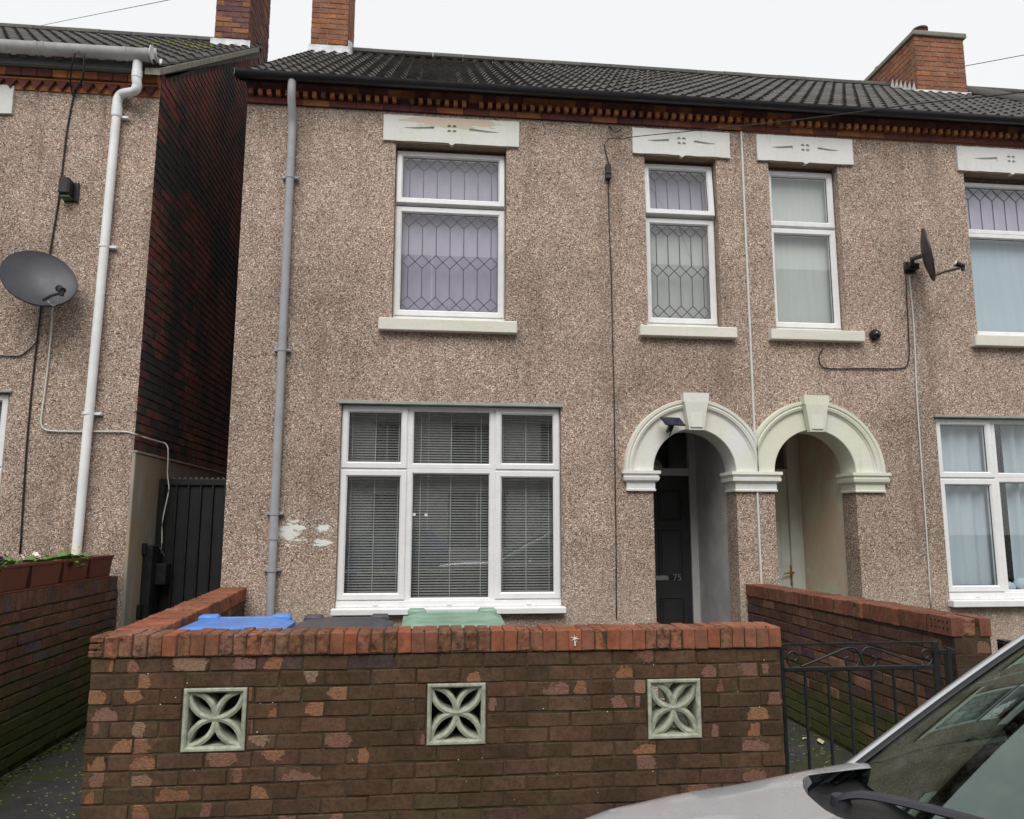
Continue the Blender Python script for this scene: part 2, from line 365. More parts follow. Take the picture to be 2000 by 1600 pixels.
CARGLASS = glass('green_tinted_windscreen', (.13, .22, .18), 2.3, 0, .08, (.80, 1, .90))

def tilemat():
    g = G('grey_concrete_tile'); p = g.pos(); inf = g.info(); o = g.off(g.obj(), g.rand3())
    c = g.ramp(inf.outputs['Random'], [(0, (.070, .068, .064)), (.4, (.090, .086, .080)), (.8, (.112, .106, .097)), (1, (.078, .077, .070))])
    c = g.mix(1, c, g.ramp(g.noise(o, 25, 5, .7), [(.3, .7), (.7, 1.25)]), 'MULTIPLY')
    c = g.mix(g.mapr(g.noise(p, 3, 5, .7), .60, .72, 0, .35), c, (.07, .085, .03))
    return g.end(c, .85, g.bump(g.noise(o, 90, 4), .4, .005), .2)
TILE = tilemat()
def mossy_tile():
    g = G('mossy_concrete_tile'); p = g.pos(); c = g.mix(g.mapr(g.noise(p, 7, 5, .7), .42, .55), (.08, .08, .075), (.17, .18, .035))
    return g.end(c, .95, g.bump(g.noise(p, 60, 4), .7, .01), .1)
TILE_M = mossy_tile()
def ground_mat(name, a, b, moss, thr, speck=True):
    g = G(name); p = g.pos(); c = g.ramp(g.noise(p, 5, 6, .65), [(.3, a), (.7, b)])
    c = g.mix(g.mapr(g.noise(p, 2.1, 6, .7), thr, thr + .12, 0, .9), c, moss)
    if speck:
        v = g.n('TexVoronoi', {'Vector': p, 'Scale': 55}); r = g.n('SeparateColor', {0: v.outputs['Color']}).outputs
        c = g.mix(g.math('MULTIPLY', g.math('GREATER_THAN', r[0], .93), g.math('LESS_THAN', v.outputs['Distance'], .4)), c, (.35, .27, .13))
    return g.end(c, .9, g.bump(g.noise(p, 70, 5), .5, .01), .2)
YARD = ground_mat('mossy_yard_concrete', (.030, .032, .034), (.062, .060, .055), (.045, .058, .018), .47)
PAVE = ground_mat('pavement_slab', (.10, .10, .095), (.16, .155, .145), (.07, .085, .04), .62, False)
ROADM = ground_mat('asphalt', (.04, .04, .042), (.065, .065, .066), (.05, .055, .04), .75, False)
def plinth():
    g = G('patchy_cement_render'); p = g.pos()
    c = g.ramp(g.noise(g.scale(p, (1, 2.2, .5)), 2.3, 5, .65), [(.28, (.30, .215, .14)), (.45, (.34, .27, .19)), (.55, (.27, .27, .245)), (.66, (.40, .33, .25)), (.8, (.25, .22, .14))])
    return g.end(c, .9, g.bump(g.noise(p, 35, 5), .4, .01), .15)
PLINTH = plinth()
BLOCKM = plain('lichened_screen_block', (.40, .42, .33), .92, .22, 22, .5, .15)
def carpaint(name, col):
    g = G(name); p = g.pos(); f = g.noise(p, 900, 1); dirt = g.noise(p, 6, 5, .7)
    c = g.mix(g.mapr(dirt, .5, .8, 0, .18), g.mix(g.mapr(f, .3, .7, 0, .08), col, (1, 1, 1)), (.35, .34, .32))
    return g.end(c, g.mapr(dirt, .3, .7, .24, .34), None, .5, .5, .8, **{'Coat Roughness': .06})
SILVER = carpaint('silver_car_paint', (.50, .515, .55)); BLUEC = carpaint('blue_car_paint', (.03, .09, .25))
RUBBER = plain('black_rubber', (.018, .018, .019), .6); TRIM = plain('black_car_trim', (.022, .022, .024), .42, .15, 30, .1)
WIPERM = plain('wiper_satin_black', (.035, .034, .045), .35); DASH = plain('dashboard_plastic', (.028, .029, .029), .6)
LAMPG = plain('headlamp_lens', (.65, .66, .68), .12, .03, 8, 0, .6); ALLOY = plain('wheel_alloy', (.5, .5, .51), .35, .08, 12, .03, .5, .8)
BIN_B = plain('blue_bin_plastic', (.12, .27, .68), .36, .14, 6); BIN_K = plain('dark_bin_plastic', (.075, .072, .085), .42, .12, 6); BIN_G = plain('green_bin_plastic', (.24, .38, .29), .4, .14, 6)
TROUGH = plain('terracotta_plastic', (.155, .052, .033), .5, .1, 6); SOIL = plain('potting_soil', (.03, .022, .016), .95, .3, 40, .6)
LEAFG = plain('primrose_leaf', (.11, .21, .045), .6, .25, 30); PET_Y = plain('yellow_petal', (.75, .62, .08), .6); PET_W = plain('cream_petal', (.80, .78, .62), .6); PET_P = plain('dark_violet_petal', (.035, .012, .06), .6)
DRYLEAF = plain('pale_dry_leaf', (.62, .54, .38), .7, .2, 40); WSPLAT = plain('white_splat', (.74, .73, .66), .7)
KERBM = plain('kerb_stone', (.20, .195, .185), .85, .15, 9, .4)

# ------------------------------------------------------------------ the setting
D = 7.1
m = M().box(-120, 120, -120, 120, -.40, -.14); ob('ground', m, PAVE, kind='structure')
m = M().box(-60, 60, -7.5, 2.42, -.139, -.12); ob('road', m, ROADM, kind='structure')
m = M().box(-60, 60, 2.575, 4.02, -.139, 0); ob('pavement', m, PAVE, kind='structure')
m = M().box(-60, 60, -9.6, -7.62, -.139, 0); ob('pavement', m, PAVE, kind='structure')
kerb = empty('kerb', (0, 2.5, -.14), kind='structure')
kme = M().box(-.455, .455, -.07, .07, -.14, .125, .012, .003).mesh('kerb_stone', KERBM)
for i in range(16): inst('kerb_stone', kme, kerb, (-6.9 + i * .92, 2.498, -.122))
m = M().box(-14, 20, 4.021, 16, -.139, .004); ob('yard_path', m, YARD, kind='structure')

# ------------------------------------------------------------------ bricks
def brick_meshes(name, dims, mat, n=6, c=.004, j=.0022):
    l, d, h = dims
    return [M().box(-l / 2, l / 2, 0, d, -h / 2, h / 2, c, j).mesh(name, mat) for _ in range(n)]
def layout(length, z0, nc, ch=.075, bl=.225, holes=(), start=.5, top=None, closer=None):
    """stretcher bond: list of (centre along, length, centre height, course)"""
    out = []
    for k in range(nc):
        z = z0 + k * ch + ch / 2; s = -(bl * start if k % 2 else 0) ; spans = [(0, length)]
        for h in holes:
            if h[2] < z < h[3]:
                spans = [q for a, b in spans for q in ((a, min(b, h[0])), (max(a, h[1]), b)) if q[1] - q[0] > .02] if True else spans
        while s < length:
            for a, b in spans:
                lo, hi = max(s, a), min(s + bl, b)
                if hi - lo > .035: out.append(((lo + hi) / 2, hi - lo, z, k))
            s += bl
    return out
def lay(parent, meshes, p0, p1, specs, bl=.225, joint=.010, cb=None, name='brick', out=.0, limit=None, area=None, rest_mat=None):
    p0 = Vector((p0[0], p0[1], 0)); p1 = Vector((p1[0], p1[1], 0)); t = (p1 - p0).normalized(); nrm = Vector((t.y, -t.x, 0)); rz = math.atan2(t.y, t.x)
    rest = None
    if limit and len(specs) > limit:
        specs = sorted(specs, key=lambda q: -area(p0 + t * q[0] + Vector((0, 0, q[2])), q)); rest = specs[limit:]; specs = specs[:limit]
    for s_, ln, z, k in specs:
        p = p0 + t * s_ + nrm * (out + ru(-.002, .0025)) + Vector((0, 0, z + ru(-.0025, .0025)))
        o = inst(name, random.choice(meshes), parent, p, (0, ru(-.010, .010), rz + ru(-.008, .008)), ((ln - joint) / (bl - joint), 1, 1))
        if cb: cb(o, s_, z)
    if rest:
        mm = M(); R = Matrix.Rotation(rz, 4, 'Z')
        for s_, ln, z, k in rest:
            p = p0 + t * s_ + nrm * out + Vector((0, 0, z)); b = M().box(-(ln - joint) / 2, (ln - joint) / 2, 0, .1, -.0325, .0325, .004); mm.merge(b.xf(Matrix.Translation(p) @ R))
        ob(name + '_mass', mm, rest_mat, parent, kind='stuff')

# ------------------------------------------------------------------ front garden wall with its three pierced blocks
FY = 4.1; WX0, WX1 = -1.62, 1.885
fw = empty('garden_wall', (.13, FY + .1, 0), label='brown rustic brick garden wall with red coping and three pierced blocks', cat='wall')
blocks = [(-1.172, -.872), (.012, .306), (1.15, 1.433)]
HZ0, HZ1 = .478, .774
m = M(); fnw = lambda a, b, y: (a, y, b)
hl = [rect(a, b, HZ0, HZ1) for a, b in blocks]
holed(m, rect(WX0 + .006, WX1 - .006, 0, .925), hl, FY + .0045, .2085); holed(m, rect(WX0 + .006, WX1 - .006, 0, .925), hl, FY + .213)
m.box(WX0 + .006, WX0 + .012, FY + .009, FY + .212, 0, .925).box(WX1 - .012, WX1 - .006, FY + .009, FY + .212, 0, .925)
ob('mortar_bed', m, MORT_F, fw)
BF = brick_meshes('front_brick', (.215, .1, .066), B_FRONT, 8, .0035, .0028)
def spall(o, s_, z):
    # centre, half-width, tone of the broken face; denser to the left end and the upper courses
    x = WX0 + s_; pr = .34 + (.40 if x < -.7 else .12 if x < -.3 else 0) + (.10 if x > 1.4 else 0) - (.22 if z < .38 else 0) - (.14 if -.3 < x < .9 and z < .6 else 0)
    if rnd() < pr: o.color = (ru(.05, .95), ru(.10, .42), ru(.0, 1), 1)
    else: o.color = (.5, 0, .5, 1)
sp = layout(WX1 - WX0, .025, 12, holes=[(a - WX0 - .004, b - WX0 + .004, HZ0 - .002, HZ1 + .002) for a, b in blocks])
lay(fw, BF, (WX0, FY), (WX1, FY), sp, cb=spall)
lay(fw, BF, (WX1, FY + .103), (WX1, FY + .215), [(.056, .112, .025 + k * .075 + .0375, k) for k in range(12)], cb=lambda o, s_, z: setattr(o, 'color', (.5, .3 if rnd() < .2 else 0, .5, 1)))
CB = brick_meshes('coping_brick', (.0645, .222, .104), B_COPE, 6, .004, .002)
CS = brick_meshes('flaked_brick', (.0645, .222, .104), B_SPALL, 8, .007, .0045)
# end-laid brick at the left corner, then the soldiers
m = M().box(WX0 - .01, WX0 + .055, FY - .012, FY + .21, .93, .958, .004, .002).box(WX0 - .008, WX0 + .05, FY - .01, FY + .21, .966, .992, .004, .002).box(WX0 - .008, WX0 + .06, FY - .01, FY + .21, .998, 1.028, .006, .003)
ob('brick', m, B_SPALL, fw)
x = WX0 + .06; k = 0; n = int((WX1 - .012 - x) / .0665)
for i in range(n):
    fl = rnd() < (.62 if i < 14 else .45) and i < n - 4
    gap = .012 if i > n - 4 else 0
    me = random.choice(CS if fl else CB)
    inst('brick', me, fw, (WX0 + .095 + i * (WX1 - WX0 - .13) / (n - 1), FY - .012 + ru(-.004, .004), .979 + ru(-.002, .003)), (ru(-.02, .02), ru(-.02, .02), ru(-.02, .02)))
m = M().box(WX0 + .03, WX1 - .03, FY - .006, FY + .19, .926, 1.022); ob('mortar_bed', m, MORT_F, fw)
def screen_block(x0, x1, z0, z1):
    cx, cz, hw, hh = (x0 + x1) / 2, (z0 + z1) / 2, (x1 - x0) / 2, (z1 - z0) / 2
    m = M(); y0 = FY - .006
    m.ring(x0, x1, z0, z1, .022, y0, y0 + .14, .008)
    ih, iw = hh - .02, hw - .02; t = .016
    for q, (ox, oz, a0) in enumerate(((0, 1, math.pi), (0, -1, 0), (-1, 0, -math.pi / 2), (1, 0, math.pi / 2))):
        L = []; yo = y0 + .020 + q * .0015
        for i in range(15):
            a = a0 + math.pi * i / 14
            def pt(r, y): return (cx + ox * iw + math.cos(a) * r * iw, y, cz + oz * ih + math.sin(a) * r * ih)
            R0, R1 = 1 - t / iw, 1 + t / iw
            L.append([pt(R0 + .02, yo + .002), pt(1, yo - .004), pt(R1 - .02, yo + .002), pt(R1, yo + .09), pt(R0, yo + .09)])
        L = [[(min(max(p[0], x0 + .018), x1 - .018), p[1], min(max(p[2], z0 + .018), z1 - .018)) for p in l] for l in L]
        m.loops(L, True, True, True)
    return m
for a, b in blocks: ob('pierced_block', screen_block(a, b, HZ0, HZ1), BLOCKM, fw, smooth=35)

# side wall running back to the house beside the passage
sw = empty('side_wall', (-1.6, 5.6, 0), label='low brick side wall with red coping running back to the house corner beside the bins', cat='wall')
A0, A1 = Vector((-1.60, FY + .215)), Vector((-1.79, D - .012)); tdir = (A1 - A0).normalized(); nl = Vector((-tdir.y, tdir.x))
ang = math.atan2(tdir.y, tdir.x)
def wallcore(p0, p1, th, z0, z1):      # body to the left of p0->p1
    t = (p1 - p0).normalized(); n = Vector((-t.y, t.x)); q = [p0 + n * .008, p1 + n * .008, p1 + n * (th - .008), p0 + n * (th - .008)]
    return M().loops([[(v.x, v.y, z0) for v in q], [(v.x, v.y, z1) for v in q]], True, True, True)
# bricks show on the inner (+X) face; the outer face is seen edge-on
I0, I1 = Vector((-1.385, FY + .215)), Vector((-1.565, D - .012))
ob('mortar_bed', wallcore(I0, I1, .215, 0, .985), MORT_F, sw)
lay(sw, BF, I0, I1, layout((I1 - I0).length, .025, 12), cb=lambda o, s_, z: setattr(o, 'color', (ru(.2, .8), .3 if rnd() < .15 else 0, rnd(), 1)))
n = int((I1 - I0).length / .0668); t3 = (I1 - I0).normalized(); rz = math.atan2(t3.y, t3.x)
for i in range(n):
    p = I0 + t3 * ((i + .5) * (I1 - I0).length / n)
    inst('brick', random.choice(CS if rnd() < .3 else CB), sw, (p.x + .010, p.y, .977 + ru(-.002, .003)), (ru(-.012, .012), ru(-.015, .015), rz + ru(-.02, .02)))

# dividing wall on the right, with its perforated end brick
dw = empty('dividing_wall', (3.06, 5.7, 0), label='brick dividing wall right of the iron gate ending in a perforated brick', cat='wall')
RX = 2.955; RB, RF = D - .005, 4.22
R0, R1 = Vector((RX, RB)), Vector((RX, RF))
ob('mortar_bed', wallcore(R0, R1, .235, 0, 1.0), MORT_F, dw)
BR = brick_meshes('wall_brick', (.215, .1, .066), B_RIGHT, 7, .004, .0025)
lay(dw, BR, R0, R1, layout((R1 - R0).length - .103, .025, 12))
lay(dw, BF, (RX, RF), (RX + .235, RF), [(c, l, .025 + k * .075 + .0375, k) for k in range(12) for c, l in (((.0585, .112), (.1755, .112)) if k % 2 else ((.1175, .225),))], cb=lambda o, s_, z: setattr(o, 'color', (.5, .45 if rnd() < .35 else 0, ru(.1, .6), 1)))
CR = brick_meshes('coping_brick', (.0645, .222, .104), B_COPE_R, 6, .004, .002)
n = int((RB - RF - .22) / .0672)
for i in range(n):
    y = RB - (i + .5) * (RB - RF - .225) / n
    inst('brick', random.choice(CS if rnd() < .12 else CR), dw, (RX - .010, y, .977 + .025 * i / n + ru(-.002, .003)), (ru(-.01, .01), ru(-.01, .01), -math.pi / 2 + ru(-.015, .015)))
m = M(); bx0, bx1, by0, by1, bz0, bz1 = RX - .012, RX + .055, RF - .01, RF + .207, .953, 1.055
holes = []
for r_ in range(2):
    for c_ in range(5):
        cy, cz = by0 + .035 + c_ * .036, bz0 + .033 + r_ * .038
        holes.append([(cy + .0085 * math.cos(a), cz + .0085 * math.sin(a)) for a in [2 * math.pi * q / 10 for q in range(10)]])
holed(m, rect(by0, by1, bz0, bz1), holes, 0, .03, fn=lambda a, b, y: (bx0 + y, a, b))
m.add([(bx0, by0, bz0), (bx1, by0, bz0), (bx1, by0, bz1), (bx0, by0, bz1), (bx0, by1, bz0), (bx1, by1, bz0), (bx1, by1, bz1), (bx0, by1, bz1)], [(0, 1, 2, 3), (4, 5, 6, 7), (3, 2, 6, 7), (0, 1, 5, 4), (1, 2, 6, 5)])
pb = ob('perforated_brick', m, B_COPE_R, dw); ob('hole_back', M().box(bx0 + .028, bx0 + .03, by0 + .02, by1 - .02, bz0 + .01, bz1 - .01), GASKET, pb)
inst('brick', CS[0], dw, (RX + .105, RF - .004, 1.0), (0, .02, .02), (1.15, .93, .95)); inst('brick', CR[1], dw, (RX + .2, RF - .008, 1.0), (0, 0, 0), (1.05, .95, 1))

# neighbour's boundary wall on the left
LX = -2.62
lw = empty('boundary_wall', (LX - .1, 5.5, 0), label='mossy green-brown brick boundary wall carrying terracotta troughs', cat='wall')
ob('mortar_bed', wallcore(Vector((LX, 3.9)), Vector((LX, D - .01)), .225, 0, 1.03), MORT_L, lw)
BL = brick_meshes('mossy_brick', (.215, .1, .065), B_LEFT, 7, .004, .003)
lay(lw, BL, (LX, 3.9), (LX, D - .01), layout(D - .01 - 3.9, .04, 13))
cl = brick_meshes('mossy_coping', (.0665, .222, .112), B_LEFT, 6, .004, .003)
for i in range(46): inst('brick', random.choice(cl), lw, (LX + .004, 3.935 + i * .0685, 1.077), (ru(-.01, .01), ru(-.012, .012), math.pi / 2 + ru(-.02, .02)))

# ------------------------------------------------------------------ windows
def diamond_lead(m, x0, x1, z0, z1, y, pitch, rows):
    n = max(1, round((x1 - x0) / pitch)); p = (x1 - x0) / n; hh = p * .5; t = .0045
    def bar(a, b):
        a, b = Vector((a[0], 0, a[1])), Vector((b[0], 0, b[1])); d = (b - a).normalized(); q = Vector((-d.z, 0, d.x)) * t
        c = [a + q, b + q, b - q, a - q]
        c = [Vector((min(max(v.x, x0), x1), 0, min(max(v.z, z0), z1))) for v in c]
        m.loops([[(v.x, y, v.z) for v in c], [(v.x, y + .003, v.z) for v in c]], True, True, True)
    prev = None
    for r in rows:
        zc = z1 - (z1 - z0) * r if r > 0 else z1 - hh
        for k in range(n + 1):
            xc = x0 + (k) * p + (p * .5 if k < n else 0)
            if k < n:
                for dx in (-1, 1):
                    for dz in (-1, 1):
                        if zc + dz * hh > z1 + .01 or zc + dz * hh < z0 - hh * .75: continue
                        bar((xc, zc + dz * hh), (xc + dx * p / 2, zc))
                if prev is not None: bar((xc, prev - hh), (xc, zc + hh))
        prev = zc
    if rows[-1] <= .5 and len(rows) == 1:
        for k in range(n): bar((x0 + (k + .5) * p, prev - hh), (x0 + (k + .5) * p, z0))
def window(parent, y, cells, name='window', label=None):
    """cells: (x0, x1, z0, z1, kind, lead rows, ajar)"""
    w_ = empty(name, (cells[0][0], y, cells[0][2]), parent); 
    if label: w_['label'] = label
    f = M()
    for (x0, x1, z0, z1, kind, lead, ajar) in cells:
        f.ring(x0, x1, z0, z1, .034 if kind == 'sash' else .05, y, y + .065)
        if kind == 'sash':
            g0, gy = .058, y - .014
            s = M().ring(x0 + .010, x1 - .010, z0 + .010, z1 - .010, .058, y - .014, y + .045, .014)
            gx0, gx1, gz0, gz1 = x0 + .068, x1 - .068, z0 + .068, z1 - .068
        else:
            s = None; gx0, gx1, gz0, gz1 = x0 + .049, x1 - .049, z0 + .049, z1 - .049
        yg = (y + .012 if kind == 'sash' else y + .03)
        pn = M().add([(gx0, yg, gz0), (gx1, yg, gz0), (gx1, yg, gz1), (gx0, yg, gz1)], [(0, 1, 2, 3)])
        gk = M().ring(gx0 - .002, gx1 + .002, gz0 - .002, gz1 + .002, .006, yg - .004, yg + .006, .002)
        ld = None
        if lead: ld = M(); diamond_lead(ld, gx0, gx1, gz0, gz1, yg - .005, .131, lead)
        if ajar:
            T = Matrix.Translation((0, y, z1)) @ Matrix.Rotation(-math.radians(ajar), 4, 'X') @ Matrix.Translation((0, -y, -z1))
            for q in (s, pn, gk, ld):
                if q: q.xf(T)
        if s: ob('sash', s, UPVC, w_)
        ob('pane', pn, GLASS, w_); ob('gasket', gk, GASKET, w_)
        if ld: ob('lead_lattice', ld, LEADC, w_)
    ob('frame', f, UPVC, w_); return w_
def vents(m, xs, y, z):
    for x in xs: m.box(x - .022, x + .022, y - .012, y, z - .006, z + .006, .003)

def lintel(parent, x0, x1, z0, z1, mat, carved=True, label=None):
    m = M(); y0 = D - .028; cx, cz = (x0 + x1) / 2, (z0 + z1) / 2 + .015; L = x1 - x0
    j = lambda: ru(-.003, .003)
    out = []
    N = 14
    for i in range(N + 1):
        if i == N // 2 and carved: out += [(cx - .03, z0), (cx - .012, z0 - .016), (cx + .012, z0 - .016), (cx + .03, z0)]
        else: out.append((x0 + L * i / N + (j() if 0 < i < N else 0), z0 + j()))
    for i in range(4): out.append((x1 + j() * .8, z0 + (z1 - z0) * (i + 1) / 5))
    for i in range(N + 1): out.append((x1 - L * i / N, z1 + j() * .6))
    for i in range(4): out.append((x0 + j() * .8, z1 - (z1 - z0) * (i + 1) / 5))
    hs = []
    if carved:
        a = .13 * L; b = .36 * L
        hs.append([(cx - b, cz - .008), (cx - a, cz - .036), (cx - a, cz + .018)]); hs.append([(cx + b, cz - .008), (cx + a, cz + .018), (cx + a, cz - .036)])
        for q in range(4):
            c = math.pi / 4 + q * math.pi / 2; ox, oz = cx + .036 * math.cos(c), cz + .002 + .036 * math.sin(c)
            hs.append([(ox + .020 * math.cos(t), oz + .017 * math.sin(t)) for t in [2 * math.pi * k / 8 for k in range(8)]])
    holed(m, out, hs, y0, .015)
    back = [(p[0], y0 + .015, p[1]) for p in out]
    m.add(back, [tuple(range(len(back)))])
    m.loops([[(p[0], y0, p[1]) for p in out], [(p[0], D + .02, p[1]) for p in out]])
    o = ob('lintel', m, mat, parent)
    if label: o['label'] = label
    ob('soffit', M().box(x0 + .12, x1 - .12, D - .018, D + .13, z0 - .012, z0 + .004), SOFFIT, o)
def stone_sill(parent, x0, x1, z0, z1):
    ob('sill', M().box(x0, x1, D - .075, D + .12, z0, z1, .008, .002), SILLP, parent)

# ------------------------------------------------------------------ roofs
RY0, RZ0, RY1, RZ1 = 6.915, 5.755, 10.75, 8.475
SL = math.hypot(RY1 - RY0, RZ1 - RZ0); PIT = math.atan2(RZ1 - RZ0, RY1 - RY0)
def tile_mesh(W, mat):
    L, n = .365, 16; m = M(); prof = []
    for i in range(n + 1):
        u = i / n; ph = (u * 2) % 1 if i < n else 1.0
        prof.append((u * W - W / 2, .034 * max(0, math.sin(math.pi * min(max((ph - .42) / .58, 0), 1))) ** .8))
    m.loops([[(x, .004, z - .022) for x, z in prof], [(x, 0, z) for x, z in prof], [(x, L, z) for x, z in prof]], False)
    m.add([(prof[0][0], 0, prof[0][1]), (prof[0][0], L, prof[0][1]), (prof[0][0], L, prof[0][1] - .022), (prof[0][0], .004, prof[0][1] - .022)], [(0, 1, 2, 3)])
    m.add([(prof[-1][0], 0, prof[-1][1]), (prof[-1][0], L, prof[-1][1]), (prof[-1][0], L, prof[-1][1] - .022), (prof[-1][0], .004, prof[-1][1] - .022)], [(0, 1, 2, 3)])
    return m.mesh('roof_tile', mat, 50)
def make_roof(house, x0, x1, dz=0, moss=None, ncol=None):
    base = M()      # boarding under the tiles, both slopes
    kz = (7.06 - RY0) * math.tan(PIT); p = [(7.06, RZ0 + kz - .05 + dz), (RY1, RZ1 - .05 + dz), (2 * RY1 - RY0, RZ0 - .05 + dz), (2 * RY1 - RY0, RZ0 - .16 + dz), (RY1, RZ1 - .2 + dz), (7.06, RZ0 + kz - .13 + dz)]
    base.prism(p, lambda a, b, t: (t, a, b), x0 + .02, x1 - .02)
    roof = ob('roof', base, TILE, house)
    nr = 15; W = .306; nc = ncol or round((x1 - x0) / W); W = (x1 - x0) / nc; me = tile_mesh(W, TILE); mm = tile_mesh(W, TILE_M)
    for r in range(nr):
        for c in range(nc):
            s_ = r * SL / nr * .995
            mo = moss and moss(r, c, nc)
            inst('tile', mm if mo else me, roof, (x0 + (c + .5) * W, RY0 + math.cos(PIT) * s_, RZ0 + dz + math.sin(PIT) * s_ + .004 + ru(-.002, .003)), (PIT - .072 + ru(-.006, .006), ru(-.004, .004), ru(-.004, .004)))
    rd = M()
    rp = [(.115 * math.cos(a), .10 * math.sin(a)) for a in [math.pi * k / 8 for k in range(9)]] + [(-.095, -.02), (0, .075), (.095, -.02)]
    nrt = round((x1 - x0) / .45); rl = (x1 - x0) / nrt
    rme = M().prism(rp, lambda a, b, t: (t, a, b), 0, rl - .006).mesh('ridge_tile', TILE, 40)
    for i in range(nrt): inst('ridge_tile', rme, roof, (x0 + i * rl, RY1, RZ1 + dz - .035 + ru(-.004, .004)))
    return roof
def chimney(house, x0, x1, y0, y1, z0, z1, mat, sides, mort=MORT_C, pots=2, cap=True, capmat=None, bl=.235, ch=.08):
    z1 = z0 + int((z1 - z0) / ch + .5) * ch
    c = empty('chimney', (x0, y0, z0), house)
    ob('mortar_bed', M().box(x0 + .008, x1 - .008, y0 + .008, y1 - .008, z0 - .6, z1), mort, c)
    bm_ = brick_meshes('chimney_brick', (bl - .01, .1, ch - .01), mat, 6, .004, .003); nc = round((z1 - z0) / ch)
    lay(c, bm_, (x0, y0), (x1, y0), layout(x1 - x0, z0, nc, ch, bl), bl)
    if 'R' in sides: lay(c, bm_, (x1, y0 + .102), (x1, y1), layout(y1 - y0 - .102, z0, nc, ch, bl, start=.45), bl)
    if 'L' in sides: lay(c, bm_, (x0, y1), (x0, y0 + .102), layout(y1 - y0 - .102, z0, nc, ch, bl, start=.55), bl)
    zt = z1
    if cap:
        ob('capping', M().box(x0 - .035, x1 + .035, y0 - .035, y1 + .035, zt, zt + .075, .012, .006), capmat or MORT_F, c); zt += .075
        for k in range(pots):
            yy = y0 + (y1 - y0) * (k + .5) / pots; xx = (x0 + x1) / 2
            pr = [(.12, 0), (.11, .08), (.10, .3), (.125, .32), (.125, .37), (.09, .37), (.085, .3)]
            if pots > 2: pr = [(.10, 0), (.10, .11), (.115, .12), (.115, .15), (.09, .15), (.085, .1)]; yy = y0 + .16 + .5 * k; xx = x0 + .22 + (.3 if k % 2 else 0)
            ob('pot', M().loops([[(xx + r_ * math.cos(a), yy + r_ * math.sin(a), zt + h_) for a in [2 * math.pi * q / 16 for q in range(16)]] for r_, h_ in pr]), TERRA, c, 40)
    return c
def flashing(house, x0, x1, y, z, tall=.12, side=None):
    N = 10; L = []
    up = [(x0 + (x1 - x0) * i / N, y - .012, z + tall + ru(-.006, .006)) for i in range(N + 1)]
    md = [(x0 + (x1 - x0) * i / N, y - .02, z + ru(-.005, .005)) for i in range(N + 1)]
    lo = [(x0 + (x1 - x0) * i / N, y - .17, z - .10 + ru(-.01, .012)) for i in range(N + 1)]
    m = M().loops([up, md, lo, [(p[0], p[1] + .01, p[2] - .02) for p in lo]], False); return ob('flashing', m, LEADF, house, 60)

# ------------------------------------------------------------------ eaves cornice
def cornice(house, x0, x1):
    m = M().box(x0, x1, D - .02, D + .05, 5.535, 5.598).box(x0, x1, D - .012, D + .05, 5.599, 5.7)
    c = ob('cornice', m, TERRA, house)
    nb = round((x1 - x0) / .26); bl_ = (x1 - x0) / nb
    bme = M().box(-bl_ / 2 + .002, bl_ / 2 - .002, -.006, .03, -.03, .03, .003, .001).mesh('band_brick', TERRA)
    for i in range(nb): inst('band_brick', bme, c, (x0 + (i + .5) * bl_, D - .022 + ru(-.002, .002), 5.567))
    nd = round((x1 - x0) / .0845); p = (x1 - x0) / nd
    dme = [M().box(-.021, .021, -.03, .03, -.028, .026, .004, .002).mesh('dentil', TERRA_O) for _ in range(4)]
    for i in range(nd):
        if rnd() < .03: continue
        inst('dentil', random.choice(dme), c, (x0 + (i + .5) * p, D - .045 + ru(-.002, .002), 5.630 + ru(-.001, .002)))
    nm = round((x1 - x0) / .1315); p = (x1 - x0) / nm
    pr = [(.04, 0), (-.03, 0), (-.052, .012), (-.052, .030), (-.066, .036), (-.080, .05), (-.090, .072), (-.090, .085), (-.104, .089), (-.104, .107), (.04, .107)]
    mme = M().prism(pr, lambda a, b, t: (t, a, b), -p / 2 + .002, p / 2 - .002).mesh('moulded_brick', TERRA, 30)
    for i in range(nm): inst('moulded_brick', mme, c, (x0 + (i + .5) * p, D + ru(-.002, .002) - .004, 5.660))
    return c
def half_gutter(m, x0, x1, y, z, r, th=.004):
    n = 10; ou = [(r * math.cos(a), r * math.sin(a)) for a in [-math.pi * k / n for k in range(n + 1)]]; inn = [((r - th) * math.cos(a), (r - th) * math.sin(a)) for a in [-math.pi * (n - k) / n for k in range(n + 1)]]
    return m.prism(ou + inn, lambda a, b, t: (t, y + a, z + b), x0, x1)

